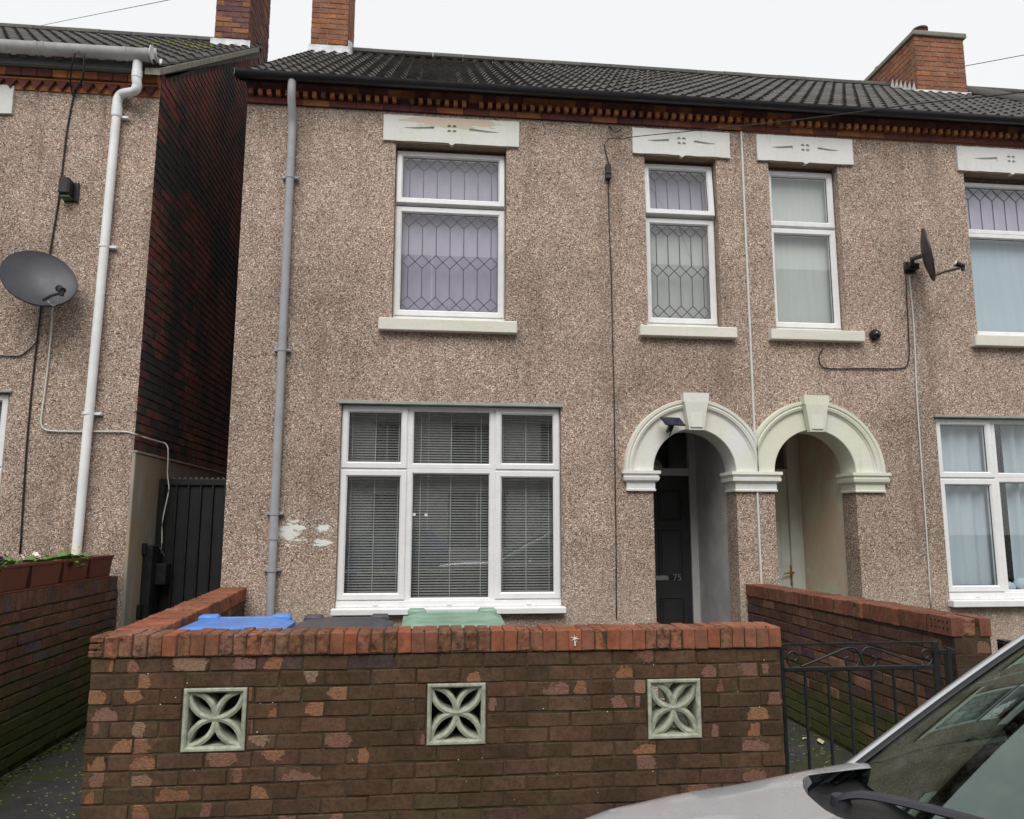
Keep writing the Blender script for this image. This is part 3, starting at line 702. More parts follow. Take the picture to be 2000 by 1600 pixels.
# ------------------------------------------------------------------ arched porches
def arch(house, cx, r0, mat, clip, sgn):
    zc = 2.07; y0 = D - .03; n = 40
    def keep(p): return (min(p[0], clip) if sgn > 0 else max(p[0], clip), p[1], p[2])
    def sweep(prof):
        m = M(); L = []
        for i in range(n + 1):
            a = math.pi * i / n; L.append([keep((cx + math.cos(a) * r, y, zc + math.sin(a) * r)) for r, y in prof])
        return m.loops(L, True, True, True)
    s = empty('arch_surround', (cx, D, zc), house)
    ob('archivolt', sweep([(r0, D + .25), (r0, y0 + .006), (r0 + .006, y0), (r0 + .19, y0), (r0 + .19, D + .02), (r0 + .03, D + .25)]), mat, s, 40)
    ob('hood_moulding', sweep([(r0 + .185, D + .02), (r0 + .185, y0 - .006), (r0 + .197, y0 - .010), (r0 + .205, y0 - .026), (r0 + .228, y0 - .034), (r0 + .240, y0 - .022), (r0 + .252, y0 - .036), (r0 + .278, y0 - .038), (r0 + .284, y0 - .02), (r0 + .284, D + .02)]), mat, s, 40)
    zt, zb = zc + .735, zc + .385
    k = M(); tw, bw = .125, .072
    q = [(-bw, zb), (bw, zb), (tw * .92, zt - .09), (tw, zt - .085), (tw * 1.02, zt), (-tw * 1.02, zt), (-tw, zt - .085), (-tw * .92, zt - .09)]
    k.loops([[(cx + a, y0 - .015, b) for a, b in q], [(cx + a * .985, y0 - .075 - (.02 if b > zt - .1 else 0), b) for a, b in q]], True, True, True)
    k.box(cx - bw * .82, cx + bw * .82, y0 - .088, y0 - .06, zb + .02, zb + .17, .006)
    ob('keystone', k, mat, s); return s
def impost(house, x0, x1, mat, rough=False, back=.25):
    m = M(); lv = [(1.885, .018), (1.90, .020), (1.905, .012), (1.965, .014), (1.975, .036), (1.985, .044), (2.012, .05), (2.016, .042), (2.040, .044), (2.044, .058), (2.072, .058)]
    def lp(z, e): return [(x0 - e, D - .012 - e, z), (x1 + e, D - .012 - e, z), (x1 + e, D + back, z), (x0 - e, D + back, z)]
    L = [lp(z, e + (ru(-.006, .008) if rough and z > 1.98 else 0)) for z, e in lv]
    m.loops(L, True, True, True); return ob('impost', m, mat, house)
def arch_hole(cx, r, floor):
    zc = 2.07; return [(cx - r, floor), (cx + r, floor), (cx + r, zc - .02)] + [(cx + (r + .035) * math.cos(a), zc - .02 + (r + .035) * math.sin(a)) for a in [math.pi * k / 24 for k in range(25)]] + [(cx - r, zc - .02)]

# ================================================================== HOUSE 75
H1X0, PARTY, H2X1 = -1.78, 3.095, 7.97
h75 = empty('terraced_house', (.65, D, 0), label='pebbledashed house numbered 75 with leaded upper windows, white picture window and charcoal door', cat='house', group='pebbledashed terraced houses')
wy = D + .10; LY = D + .045
AR1, AC1, AR2, AC2 = .402, 2.492, .408, 3.683
m = M()
holed(m, rect(H1X0, PARTY - .001, 0, 5.72), [rect(-.372, .702, 3.46, 5.228), rect(2.083, 2.822, 3.46, 5.228), rect(-.802, 1.22, .82, 2.668), arch_hole(AC1, AR1, .02)], D, .25)
m.box(H1X0, H1X0 + .22, D + .001, 14.4, 0, 5.72)                     # gable towards the passage
m.add([(H1X0, D + .001, 5.72), (H1X0, 14.4, 5.72), (H1X0, RY1, RZ1 - .15), (H1X0 + .2, D + .001, 5.72), (H1X0 + .2, 14.4, 5.72), (H1X0 + .2, RY1, RZ1 - .15)], [(0, 1, 2), (3, 4, 5)])
m.box(H1X0 + .22, PARTY - .001, 14.2, 14.4, 0, 5.72)
ob('wall', m, PEB, h75)
ob('party_wall', M().box(PARTY - .08, PARTY - .001, D + .26, 14.2, 0, 5.72), INSIDE, h75)
ob('floor', M().box(H1X0 + .22, PARTY - .09, D + .30, 14.1, 2.95, 3.15), INSIDE, h75)
ob('interior_wall', M().box(H1X0 + .22, PARTY - .09, 11.2, 11.3, 0, 2.94).box(H1X0 + .22, PARTY - .09, 11.2, 11.3, 3.16, 5.7), INSIDE, h75)
# upper windows
window(h75, wy, [(-.368, .698, 4.63, 5.19, 'sash', [0], 3.0), (-.368, .698, 3.52, 4.62, 'sash', [0, .5, .93], 0)])
window(h75, wy, [(2.088, 2.818, 4.625, 5.19, 'sash', [0], 5.0), (2.088, 2.818, 3.52, 4.615, 'sash', [0, .5, .93], 0)])
for a_, b_ in ((-.368, .698), (2.088, 2.818)):
    m = M().box(a_, b_, wy - .01, wy + .07, 3.462, 3.519, .003); vents(m, ((a_ + b_) / 2,), wy - .008, 3.50); ob('window_board', m, UPVC, h75)
lintel(h75, -.493, .822, 5.228, 5.49, LINTEL_PEEL, True, 'cream lintel with flaking paint'); lintel(h75, 1.962, 2.965, 5.232, 5.50, LINTEL)
stone_sill(h75, -.487, .80, 3.345, 3.461); stone_sill(h75, 1.98, 2.945, 3.358, 3.466)
# picture window
cx1, cx2, zt_ = -.193, .602, 2.068
window(h75, LY, [(-.80, cx1, zt_, 2.655, 'sash', None, 0), (cx1, cx2, zt_ + .01, 2.655, 'fixed', None, 0), (cx2, 1.217, zt_, 2.655, 'sash', None, 0),
                 (-.80, cx1, .90, zt_, 'sash', None, 0), (cx1, cx2, .872, zt_ + .01, 'fixed', None, 0), (cx2, 1.217, .90, zt_, 'sash', None, 0)])
m = M().box(-.80, 1.217, LY - .02, LY + .06, .846, .8995, .003); vents(m, (-.45, .2, .92), LY - .018, .868); m.box(-.825, 1.24, D - .085, D + .10, .798, .845, .006)
m.box(-.825, 1.24, D - .088, D - .078, .79, .838, .003); ob('window_board', m, UPVC, h75)
ob('head_flashing', M().box(-.825, 1.232, D - .035, D + .05, 2.658, 2.672, .003).box(-.825, 1.232, D - .012, D + .05, 2.672, 2.692, .003), ALU_G, h75)
# cornice, gutter, roof
cornice(h75, H1X0, PARTY)
m = half_gutter(M(), H1X0 - .07, PARTY, 6.915, 5.745, .058); gt = ob('gutter', m, GUT_B, h75, 40)
m = M(); 
for i in range(6): m.box(H1X0 + .1 + i * .93, H1X0 + .125 + i * .93, 6.98, D - .11, 5.70, 5.76)
m.box(H1X0 - .075, H1X0 - .068, 6.855, 6.975, 5.683, 5.748).box(H1X0 - .06, PARTY, 6.97, 6.99, 5.70, 5.79)
ob('fascia', m, GUT_B, gt)
make_roof(h75, H1X0 - .06, PARTY, ncol=16)
# chimney on the left gable
chimney(h75, -1.775, -1.255, 10.32, 11.1, 7.98, 9.85, B_CHIM_RED, 'R', pots=2)
flashing(h75, -1.80, -1.22, 10.32, 8.165)
ob('flashing', M().loops([[(-1.245, 10.30, 8.1), (-1.245, 10.75, 8.42), (-1.245, 10.75, 8.62), (-1.245, 10.30, 8.36)], [(-1.20, 10.28, 8.08), (-1.20, 10.75, 8.40), (-1.243, 10.75, 8.64), (-1.243, 10.30, 8.38)]], True, True, True), LEADF, h75)
# downpipe
dp = empty('downpipe', (-1.34, D - .06, .8), h75)
ob('pipe', M().tube([(-1.342, 6.925, 5.72), (-1.342, 6.925, 5.60), (-1.342, 6.945, 5.50), (-1.342, D - .075, 5.38), (-1.342, D - .06, 5.25), (-1.342, D - .06, 1.51)], .038, 14), PIPE_G, dp, 40)
ob('lower_pipe', M().cyl((-1.341, D - .06, 1.50), (-1.34, D - .06, .12), .036, 14).cyl((-1.341, D - .06, 1.44), (-1.341, D - .06, 1.56), .043, 14), PIPE_G, dp, 40)
for z in (4.79, 3.135, 1.665, 1.178):
    ob('bracket', M().cyl((-1.342, D - .06, z - .014), (-1.342, D - .06, z + .014), .043, 14).box(-1.415, -1.27, D - .05, D - .002, z - .013, z + .013, .003).cyl((-1.285, D - .056, z), (-1.285, D - .048, z), .006, 6), PIPE_G, dp, 40)
# porch of 75
PY = 8.27
def porch(house, xl, xr, mat, floor=.13):
    p = M().box(xl - .05, xl, D + .25, PY, .0, 2.75).box(xr, xr + .05, D + .25, PY, .0, 2.75).box(xl, xr, D + .25, PY, 2.70, 2.75)
    ob('porch_wall', p, mat, house)
    ob('porch_floor', M().box(xl, xr, D + .03, PY, .005, floor), PAVE, house)
    ob('porch_back', M().box(xl, xr, PY + .08, PY + .12, 0, 2.7), GASKET, house)
porch(h75, 1.97, 2.915, PLAST_G)
def panel(m, x0, x1, z0, z1, y): m.ring(x0, x1, z0, z1, .022, y - .010, y, .018); m.box(x0 + .03, x1 - .03, y - .007, y, z0 + .03, z1 - .03, .006)
door = empty('door', (2.42, PY, .13), h75)
m = M().box(2.04, 2.832, PY - .005, PY + .04, .14, 2.10, .003)
for x0, x1 in ((2.13, 2.395), (2.475, 2.74)):
    for z0, z1 in ((.26, .80), (1.00, 1.52), (1.62, 1.95)): panel(m, x0, x1, z0, z1, PY - .005)
ob('leaf', m, DOORK, door)
ob('door_frame', M().box(2.833, 2.914, PY - .035, PY + .05, .14, 2.66, .004).box(1.971, 2.039, PY - .035, PY + .05, .14, 2.66, .004).box(2.04, 2.832, PY - .03, PY + .05, 2.105, 2.185, .004).box(2.04, 2.832, PY - .03, PY + .05, 2.6, 2.66, .004), FRAMEP, door)
ob('fanlight_pane', M().box(2.04, 2.832, PY + .01, PY + .014, 2.186, 2.599), GLASS, door)
lb = at(1293, 1129, PY); ob('letterbox', M().box(lb.x - .17, lb.x + .07, PY - .02, PY - .003, lb.z - .028, lb.z + .028, .006).box(lb.x - .15, lb.x + .05, PY - .025, PY - .018, lb.z - .018, lb.z + .014, .003), STEEL, door)
tc = bpy.data.curves.new('number', 'FONT'); tc.body = '75'; tc.size = .098; tc.extrude = .003; tc.align_x = 'CENTER'; tc.materials.append(STEEL)
tt = bpy.data.objects.new('number_curve', tc); t_ = bpy.data.objects.new('number', bpy.data.meshes.new_from_object(tt)); bpy.data.objects.remove(tt); t_.rotation_euler = (math.pi / 2, 0, 0); np_ = at(1322, 1127, PY); place(t_, door, (np_.x, PY - .012, np_.z - .036))
arch(h75, AC1, AR1, CREAM, PARTY - .002, 1)
impost(h75, 1.845, AC1 - AR1, CREAM); 
ob('party_strip', M().box(PARTY - .008, PARTY + .012, D - .02, D - .001, 2.44, 5.53, .003).box(PARTY - .006, PARTY + .012, D - .02, D - .001, .98, 1.885, .003), CABLE_W, h75)
impost(h75, AC1 + AR1, AC2 - AR2, CREAM, True)

# ================================================================== NEIGHBOUR ON THE RIGHT
h77 = empty('terraced_house', (5.5, D, 0), label='pebbledashed neighbour house right of 75 with pale green arch and cream door', cat='house', group='pebbledashed terraced houses')
m = M()
holed(m, rect(PARTY + .001, H2X1, 0, 5.72), [rect(3.372, 4.112, 3.46, 5.228), rect(5.50, 6.57, 3.46, 5.228), rect(4.97, 6.99, .84, 2.645), arch_hole(AC2, AR2, .02)], D, .25)
m.box(PARTY + .001, H2X1, 14.2, 14.4, 0, 5.72).box(H2X1 - .2, H2X1, D + .26, 14.2, 0, 5.72)
ob('wall', m, PEB, h77)
ob('party_wall', M().box(PARTY + .001, PARTY + .08, D + .26, 14.2, 0, 5.72), INSIDE, h77)
ob('floor', M().box(PARTY + .09, H2X1 - .21, D + .30, 14.1, 2.95, 3.15), INSIDE, h77)
ob('interior_wall', M().box(PARTY + .09, H2X1 - .21, 11.2, 11.3, 0, 2.94).box(PARTY + .09, H2X1 - .21, 11.2, 11.3, 3.16, 5.7), INSIDE, h77)
window(h77, wy, [(3.378, 4.106, 4.575, 5.185, 'sash', None, 0), (3.378, 4.106, 3.515, 4.565, 'sash', None, 0)])
window(h77, wy, [(5.506, 6.564, 4.60, 5.165, 'fixed', [0], 0), (5.506, 6.564, 3.50, 4.60, 'fixed', None, 0)])
for a_, b_, c_, vs_ in ((3.378, 4.106, 3.514, (3.74, 3.95)), (5.506, 6.564, 3.499, (5.95,))):
    m = M().box(a_, b_, wy - .01, wy + .07, 3.46, c_, .003); vents(m, vs_, wy - .008, 3.485); ob('window_board', m, UPVC, h77)
lintel(h77, 3.252, 4.277, 5.228, 5.505, LINTEL); lintel(h77, 5.43, 6.64, 5.232, 5.50, LINTEL)
stone_sill(h77, 3.287, 4.25, 3.358, 3.466); stone_sill(h77, 5.418, 6.65, 3.35, 3.466)
a0, a1, a2, a3 = 4.978, 5.585, 6.38, 6.985
window(h77, LY, [(a0, a1, 2.03, 2.625, 'sash', None, 0), (a1, a2, 2.04, 2.625, 'fixed', None, 0), (a2, a3, 2.03, 2.625, 'sash', None, 0),
                 (a0, a1, .93, 2.03, 'sash', None, 0), (a1, a2, .905, 2.04, 'fixed', None, 0), (a2, a3, .93, 2.03, 'sash', None, 0)])
m = M().box(a0, a3, LY - .02, LY + .06, .868, .929, .003); vents(m, (5.28,), LY - .018, .895); m.box(4.95, 7.01, D - .085, D + .1, .805, .867, .006); ob('window_board', m, UPVC, h77)
ob('head_flashing', M().box(4.95, 7.01, D - .03, D + .05, 2.628, 2.650, .003), ALU_G, h77)
cornice(h77, PARTY, H2X1)
m = half_gutter(M(), PARTY + .001, 11.5, 6.915, 5.745, .058); gt = ob('gutter', m, GUT_B, h77, 40)
m = M().box(PARTY, 11.5, 6.97, 6.99, 5.70, 5.79)
for i in range(6): m.box(PARTY + .5 + i * .93, PARTY + .525 + i * .93, 6.99, D - .11, 5.70, 5.76)
ob('fascia', m, GUT_B, gt)
make_roof(h77, PARTY + .002, H2X1, ncol=16)
ch = chimney(h77, 7.14, 7.94, 10.0, 11.45, 7.90, 8.86, B_CHIM_RED, 'L', pots=3, capmat=ground_mat('lichened_capping', (.16, .16, .13), (.26, .25, .2), (.2, .21, .13), .5, False))
flashing(h77, 7.1, 7.98, 10.0, 7.93, .06)
m = M()
for i in range(6):
    y = 10.02 + i * .1; z = 7.93 + (y - 10) * .71
    m.add([(7.125, y, z), (7.125, y + .1, z + .07), (7.118, y + .02, z + .20), (7.105, y, z), (7.105, y + .1, z + .07)], [(0, 1, 2), (3, 4, 2), (0, 3, 2), (1, 4, 2)])
m.loops([[(7.125, 9.95, 7.93), (7.125, 10.7, 8.46)], [(7.0, 9.95, 7.93), (7.0, 10.7, 8.46)]], False)
ob('stepped_flashing', m, LEADF, h77)
porch(h77, 3.22, 4.115, PLAST_C)
door = empty('door', (3.7, PY, .13), h77)
m = M().box(3.235, 3.955, PY - .005, PY + .04, .14, 2.14, .003); panel(m, 3.33, 3.56, .3, 1.0, PY - .005); panel(m, 3.62, 3.86, .3, 1.0, PY - .005); panel(m, 3.33, 3.56, 1.12, 1.62, PY - .005); panel(m, 3.62, 3.86, 1.12, 1.62, PY - .005)
ob('leaf', m, DOORC, door)
fanc = 3.595
m = M(); L = []
for i in range(13):
    a = math.pi * i / 12; L.append([(fanc + r * math.cos(a), y, 1.70 + r * math.sin(a)) for r, y in ((.235, PY - .005), (.23, PY - .022), (.20, PY - .022), (.195, PY - .005))])
m.loops(L, True, True, True); m.box(fanc - .235, fanc + .235, PY - .021, PY - .005, 1.675, 1.70, .003); ob('fan_frame', m, DOORC, door)
ob('fan_pane', M().add([(fanc, PY - .012, 1.70)] + [(fanc + .2 * math.cos(math.pi * i / 12), PY - .012, 1.70 + .2 * math.sin(math.pi * i / 12)) for i in range(13)], [(0, i + 1, i + 2) for i in range(12)]), GASKET, door)
ob('door_frame', M().box(3.958, 4.06, PY - .04, PY + .05, .14, 2.66, .004).box(4.061, 4.113, PY - .02, PY + .05, .14, 2.66, .004).box(3.235, 3.957, PY - .03, PY + .05, 2.145, 2.19, .004), DOORC, door)
ob('fanlight_pane', M().box(3.235, 3.957, PY + .01, PY + .014, 2.191, 2.66), GLASS, door)
hp = at(1546, 1124, PY)
ob('handle', M().box(hp.x - .02, hp.x + .02, PY - .018, PY - .004, hp.z - .11, hp.z + .11, .006).tube([(hp.x, PY - .02, hp.z + .035), (hp.x, PY - .06, hp.z + .035), (hp.x - .03, PY - .065, hp.z + .035), (hp.x - .115, PY - .062, hp.z + .022)], .009, 8), BRASS, door, 40)
arch(h77, AC2, AR2, CREAM_G, PARTY + .002, -1)
impost(h77, AC2 + AR2, 4.365, CREAM_G)

# third house, only its roof edge shows past the right chimney
h79 = empty('terraced_house', (10, D, 0), label='far end house whose roof shows past the right chimney', cat='house', group='pebbledashed terraced houses')
ob('wall', M().box(H2X1 + .002, 12.9, D + .001, 14.4, 0, 5.72), PEB, h79)
make_roof(h79, H2X1 + .03, 12.9, .03, ncol=16)
m = M(); L = []
for i in range(9):
    a = math.pi * i / 8; L.append([(H2X1 + .12 - .11 * math.cos(a), RY0 + .05, RZ0 + .04 + .10 * math.sin(a)), (H2X1 + .12 - .11 * math.cos(a), RY1, RZ1 + .06 + .10 * math.sin(a))])
ob('verge_ridge', m.loops([list(r_) for r_ in zip(*L)], False), TILE, h79, 50)

# ================================================================== HOUSE ON THE LEFT
GX = -2.58; LX0 = -7.4
h73 = empty('terraced_house', (-4.9, D, 0), label='pebbledashed house left of the passage with sooty brick gable and white downpipe', cat='house', group='pebbledashed terraced houses')
lwin = at(22, 768, D + .04); 
m = M()
holed(m, rect(LX0, GX - .002, 0, 5.74), [rect(-5.4, lwin.x + .01, .86, lwin.z + .0), rect(-5.0, -4.0, 3.46, 5.26)], D, .2)
m.box(LX0, GX - .11, 14.2, 14.4, 0, 5.72).box(LX0, LX0 + .2, D + .21, 14.2, 0, 5.72)
ob('wall', m, PEB, h73)
ob('interior_wall', M().box(LX0 + .2, GX - .12, 10.5, 10.6, 0, 5.7), INSIDE, h73)
window(h73, D + .04, [(-5.39, -4.5, .95, 2.05, 'fixed', None, 0), (-4.5, lwin.x, .95, 2.05, 'sash', None, 0), (-5.39, -4.5, 2.05, lwin.z - .01, 'fixed', None, 0), (-4.5, lwin.x, 2.05, lwin.z - .01, 'sash', None, 0)])
ob('head_flashing', M().box(-5.42, lwin.x + .03, D - .03, D + .05, lwin.z - .005, lwin.z + .015, .003), ALU_G, h73)
window(h73, wy, [(-4.99, -4.01, 4.62, 5.2, 'sash', None, 0), (-4.99, -4.01, 3.5, 4.62, 'sash', None, 0)])
lintel(h73, -5.15, -3.862, 5.29, 5.565, LINTEL, False)
# gable: rendered foot, brick above
gb = ob('gable', M().box(GX - .21, GX - .008, D + .002, 14.4, 0, 5.72).add([(GX - .008, D + .002, 5.72), (GX - .008, 14.4, 5.72), (GX - .008, RY1, RZ1 - .05), (GX - .2, D + .002, 5.72), (GX - .2, 14.4, 5.72), (GX - .2, RY1, RZ1 - .05)], [(0, 1, 2), (3, 4, 5)]), MORT_G, h73)
BG = brick_meshes('gable_brick', (.225, .1, .0715), B_GABLE, 7, .004, .0025)
def area(p, q):
    k = (p - Vector((0, 0, EYE))).length; u, v = px(p)
    lim = 484 - (v - 206) * .0575 if v > 150 else 470
    return (1 / k ** 3 if (v > 100 and u < lim) else 0) + 1e-6 / k
def roof_z(y): return RZ0 + .02 + (y - RY0) * math.tan(PIT)
sp = [q for q in layout(4.9, 2.215, 72, .082, .235, start=.5) if q[2] + .05 < min(roof_z(D + q[0] - q[1] / 2), roof_z(2 * RY1 - D - q[0] - q[1] / 2)) - .02]
lay(gb, BG, (GX, D + .002), (GX, 14), sp, .235, limit=300, area=area, rest_mat=B_GABLE)
ob('rendered_foot', M().box(GX - .01, GX + .018, D - .004, 12.5, 0, 2.19, .006, .002).box(GX - .01, GX + .03, D - .004, 12.5, 2.19, 2.212, .004), PLINTH, h73)
# cornice
m = M().box(LX0, GX - .004, D - .05, D + .04, 5.625, 5.645, .004).box(LX0, GX - .004, D - .012, D + .04, 5.54, 5.625)
c73 = ob('cornice', m, TERRA_O, h73)
nm = 36; p_ = (GX - .004 - LX0) / nm
me = M().box(-p_ / 2 + .002, p_ / 2 - .002, -.075, .03, 0, .075, .005, .001).mesh('cornice_brick', TERRA)
for i in range(nm): inst('moulded_brick', me, c73, (LX0 + (i + .5) * p_, D, 5.648))
tri = M().prism([(-.055, .04), (.055, .04), (0, -.045)], lambda a, b, t: (a, t, b), -.03, .02).mesh('pendant_dentil', TERRA)
for i in range(int((GX - LX0) / .112)): inst('dentil', tri, c73, (GX - .08 - i * .112, D - .015, 5.583))
make_roof(h73, LX0, GX + .03, .02, moss=lambda r, c, n: r >= 9 and n - 4 <= c <= n - 2 and rnd() < .4, ncol=16)
# verge: undercloak strip up the gable
m = M()
q0 = (RY0 + .02, RZ0 - .015); q1 = (RY1 - .15, RZ1 - .11)
m.loops([[(GX - .09, q0[0], q0[1] - .065), (GX + .045, q0[0], q0[1] - .065), (GX + .045, q0[0], q0[1] + .0), (GX - .09, q0[0], q0[1])], [(GX - .09, q1[0], q1[1] - .065), (GX + .045, q1[0], q1[1] - .065), (GX + .045, q1[0], q1[1]), (GX - .09, q1[0], q1[1])]], True, True, True)
ob('verge', m, plain('cement_verge', (.27, .26, .21), .9, .2, 12, .4), h73)
m = half_gutter(M(), LX0, GX - .02, 6.905, 5.865, .082); gt = ob('gutter', m, GUT_W, h73, 40)
m = M()
for u in (75, 88, 248, 290, 308): 
    x = at(u, 110, 6.9).x; half_gutter(m, x - .012, x + .012, 6.905, 5.866, .089, .012)
m.cyl((GX - .025, 6.905, 5.855), (GX - .018, 6.905, 5.855), .084, 16)
ob('gutter_union', m, GUT_W, gt, 40)
ob('fascia', M().box(LX0, GX - .01, 6.985, 7.01, 5.735, 5.83).box(LX0, GX - .005, 7.0, D - .0, 5.727, 5.738), plain('grey_fascia', (.20, .20, .19), .7), gt)
dp = empty('downpipe', (-3.0, D - .06, 1.3), h73)
t0 = at(268, 135, 6.92); e0 = at(268, 168, 6.94); e1 = at(230, 196, D - .06); bt = at(147, 1075, D - .06)
ob('swan_neck', M().tube(smooth_path([(t0.x, 6.92, 5.80), (t0.x, 6.925, e0.z + .06), (e0.x, 6.935, e0.z), (e0.x - .03, 6.95, e0.z - .05), (e1.x + .04, D - .07, e1.z + .06), (e1.x, D - .06, e1.z), (e1.x, D - .06, e1.z - .14)], 5), .042, 14), PIPE_W, dp, 45)
ob('pipe', M().cyl((e1.x, D - .06, e1.z - .10), (bt.x, D - .06, 0.1), .0385, 16), PIPE_W, dp, 40)
ob('collar', M().cyl((e1.x, D - .06, e1.z - .06), (e1.x - .001, D - .06, e1.z - .16), .046, 16).cyl((t0.x, 6.925, e0.z + .14), (t0.x, 6.925, e0.z + .07), .046, 16), PIPE_W, dp, 40)
for (u, v) in ((236, 228), (213, 482), (181, 808)):
    p = at(u - 4, v, D - .05); xx = e1.x + (bt.x - e1.x) * (e1.z - p.z) / (e1.z - bt.z)
    ob('bracket', M().cyl((xx, D - .06, p.z - .011), (xx, D - .06, p.z + .011), .044, 14).box(xx + .03, xx + .10, D - .05, D - .002, p.z - .012, p.z + .012, .003), PIPE_W, dp, 40)
chimney(h73, GX - .46, GX, 10.15, 11.36, 7.95, 9.9, B_CHIM_DARK, 'R', mort=mortar('brown_mortar', (.10, .075, .06), (.17, .12, .095)), pots=2)
flashing(h73, GX - .50, GX + .03, 10.15, 8.045)

# ------------------------------------------------------------------ blinds, curtains, window ornament
def sheet_thing(name, x0, x1, z0, z1, y, mat, label, cat, group=None, wav=0, part=None):
    n = max(2, int((x1 - x0) / .025)) if wav else 1; rows = []
    for z in (z0, z1): rows.append([(x0 + (x1 - x0) * i / n, y + (wav * math.sin(i * 1.13) * (1 + .4 * math.sin(i * .37)) if wav else 0), z) for i in range(n + 1)])
    m = M().loops([rows[0], rows[1]], False)
    if part:                        # added blind coloured as sky reflection, with headrail and bottom bar
        r = empty(name, (x0, y, z0), label=label, cat=cat, group=group)
        ob('cloth', m, mat, r); ob('roller', M().cyl((x0, y + .02, z1 + .01), (x1, y + .02, z1 + .01), .018, 10), UPVC, r); ob('bottom_bar', M().box(x0, x1, y - .005, y + .005, z0 - .012, z0, .002), UPVC, r); return r
    return ob(name, m, mat, smooth=bool(wav), label=label, cat=cat, group=group)
sheet_thing('sky_reflection_blind', -.36, .69, 3.53, 5.15, wy + .10, REFL_L, 'added lavender blind tinted as the sky reflection of the wide leaded upper window', 'blind', part=1)  # upper blinds are added to brighten the panes like reflected sky
sheet_thing('sky_reflection_blind', 2.095, 2.81, 4.55, 5.15, wy + .13, REFL_L, 'added lavender blind tinted as the sky reflection in the top light of the narrow leaded window', 'blind', part=1)
sheet_thing('sky_reflection_blind', 2.095, 2.81, 3.53, 4.545, wy + .10, REFL_G, 'added light grey blind tinted as the reflection in the lower half of the narrow leaded window', 'blind', part=1)
sheet_thing('sky_reflection_blind', 3.385, 4.10, 3.53, 5.15, wy + .10, REFL_M, 'added pale blind tinted as the sky reflection of the plain narrow upper window', 'blind', part=1)
sheet_thing('sky_reflection_blind', 5.515, 6.555, 4.56, 5.13, wy + .10, REFL_L, 'added lavender blind tinted as the sky reflection of the leaded light above the blue pane', 'blind', part=1)
sheet_thing('sky_reflection_blind', 5.515, 6.555, 3.51, 4.55, wy + .12, REFL_B, 'added pale blue blind tinted as the sky reflection of the big upper right pane', 'blind', part=1)
for (x0, x1, wh) in ((-.775, -.215, 'left side light'), (-.165, .575, 'middle light'), (.625, 1.195, 'right side light')):
    v = empty('venetian_blind', (x0, LY + .13, .9), label='grey venetian blind in the %s of the picture window' % wh, cat='blind', group='venetian blinds of the picture window')
    m = M(); nb = 70; a = math.radians(50); dy, dz = .0125 * math.cos(a), .0125 * math.sin(a)
    for i in range(nb):
        z = .925 + i * .0243; yy = LY + .135
        m.add([(x0, yy - dy, z - dz), (x1, yy - dy, z - dz), (x1, yy, z + .002), (x0, yy, z + .002), (x1, yy + dy, z + dz), (x0, yy + dy, z + dz)], [(0, 1, 2, 3), (3, 2, 4, 5)])
    ob('slats', m, SLAT, v, True, kind='stuff')
    ob('headrail', M().box(x0, x1, LY + .115, LY + .155, 2.63, 2.66, .003), SLAT, v)
    m = M()
    for f in (.12, .5, .88): m.box(x0 + (x1 - x0) * f - .003, x0 + (x1 - x0) * f + .003, LY + .119, LY + .121, .91, 2.63)
    ob('ladder_tape', m, CURT, v)
sheet_thing('curtain', -.74, -.42, .95, 2.62, LY + .24, CURT, 'pale curtain hanging behind the left blind of the picture window', 'curtain', wav=.02)
sheet_thing('curtain', .72, 1.06, .95, 2.62, LY + .24, CURT, 'pale curtain hanging behind the right blind of the picture window', 'curtain', wav=.02)
m = M()
for i, (a, b) in enumerate(((0, .035), (.045, .072), (.08, .09), (.098, .124), (.13, .142), (.16, .176), (.185, .215))):
    m.box(.155 + a, .155 + b, LY + .16, LY + .175, .912, .945 + .02 * (i % 3), .003)
m.box(.15, .375, LY + .158, LY + .176, .901, .912, .002)
ob('window_ornament', m, STEEL, label='small silver ornament standing behind the middle blind', cat='ornament')
sheet_thing('net_curtain', 4.99, 5.72, .94, 2.60, LY + .12, NET_B, 'pale blue net curtain in the side light of the right picture window', 'curtain', wav=.018)
sheet_thing('net_curtain', 5.80, 6.97, .94, 2.60, LY + .14, NET_B, 'pale blue net curtain drawn aside in the middle light of the right picture window', 'curtain', wav=.03)
m = M()
for i in range(3): m.sphere((5.70 + i * .14, LY + .11, .97 + .02 * (i % 2)), .075, 12, 8, (1, .8, .75 + .2 * (i == 1)))
ob('cushion_heap', m, NET_B, smooth=True, label='soft white toys heaped inside the right picture window', cat='soft toy')
sheet_thing('curtain', -5.38, -3.7, .95, 2.62, LY + .14, CURT, 'curtain in the left house ground floor window', 'curtain', wav=.02)
for u, v in ((809, 1005), (832, 1006)):
    p = at(u, v, LY + .028)
    ob('window_sticker', M().box(p.x - .012, p.x + .012, p.y - .004, p.y - .002, p.z - .012, p.z + .012), WSPLAT, label='tiny white sticker on the middle pane ' + ('beside the mullion' if u < 820 else 'set further in from the mullion'), cat='sticker')

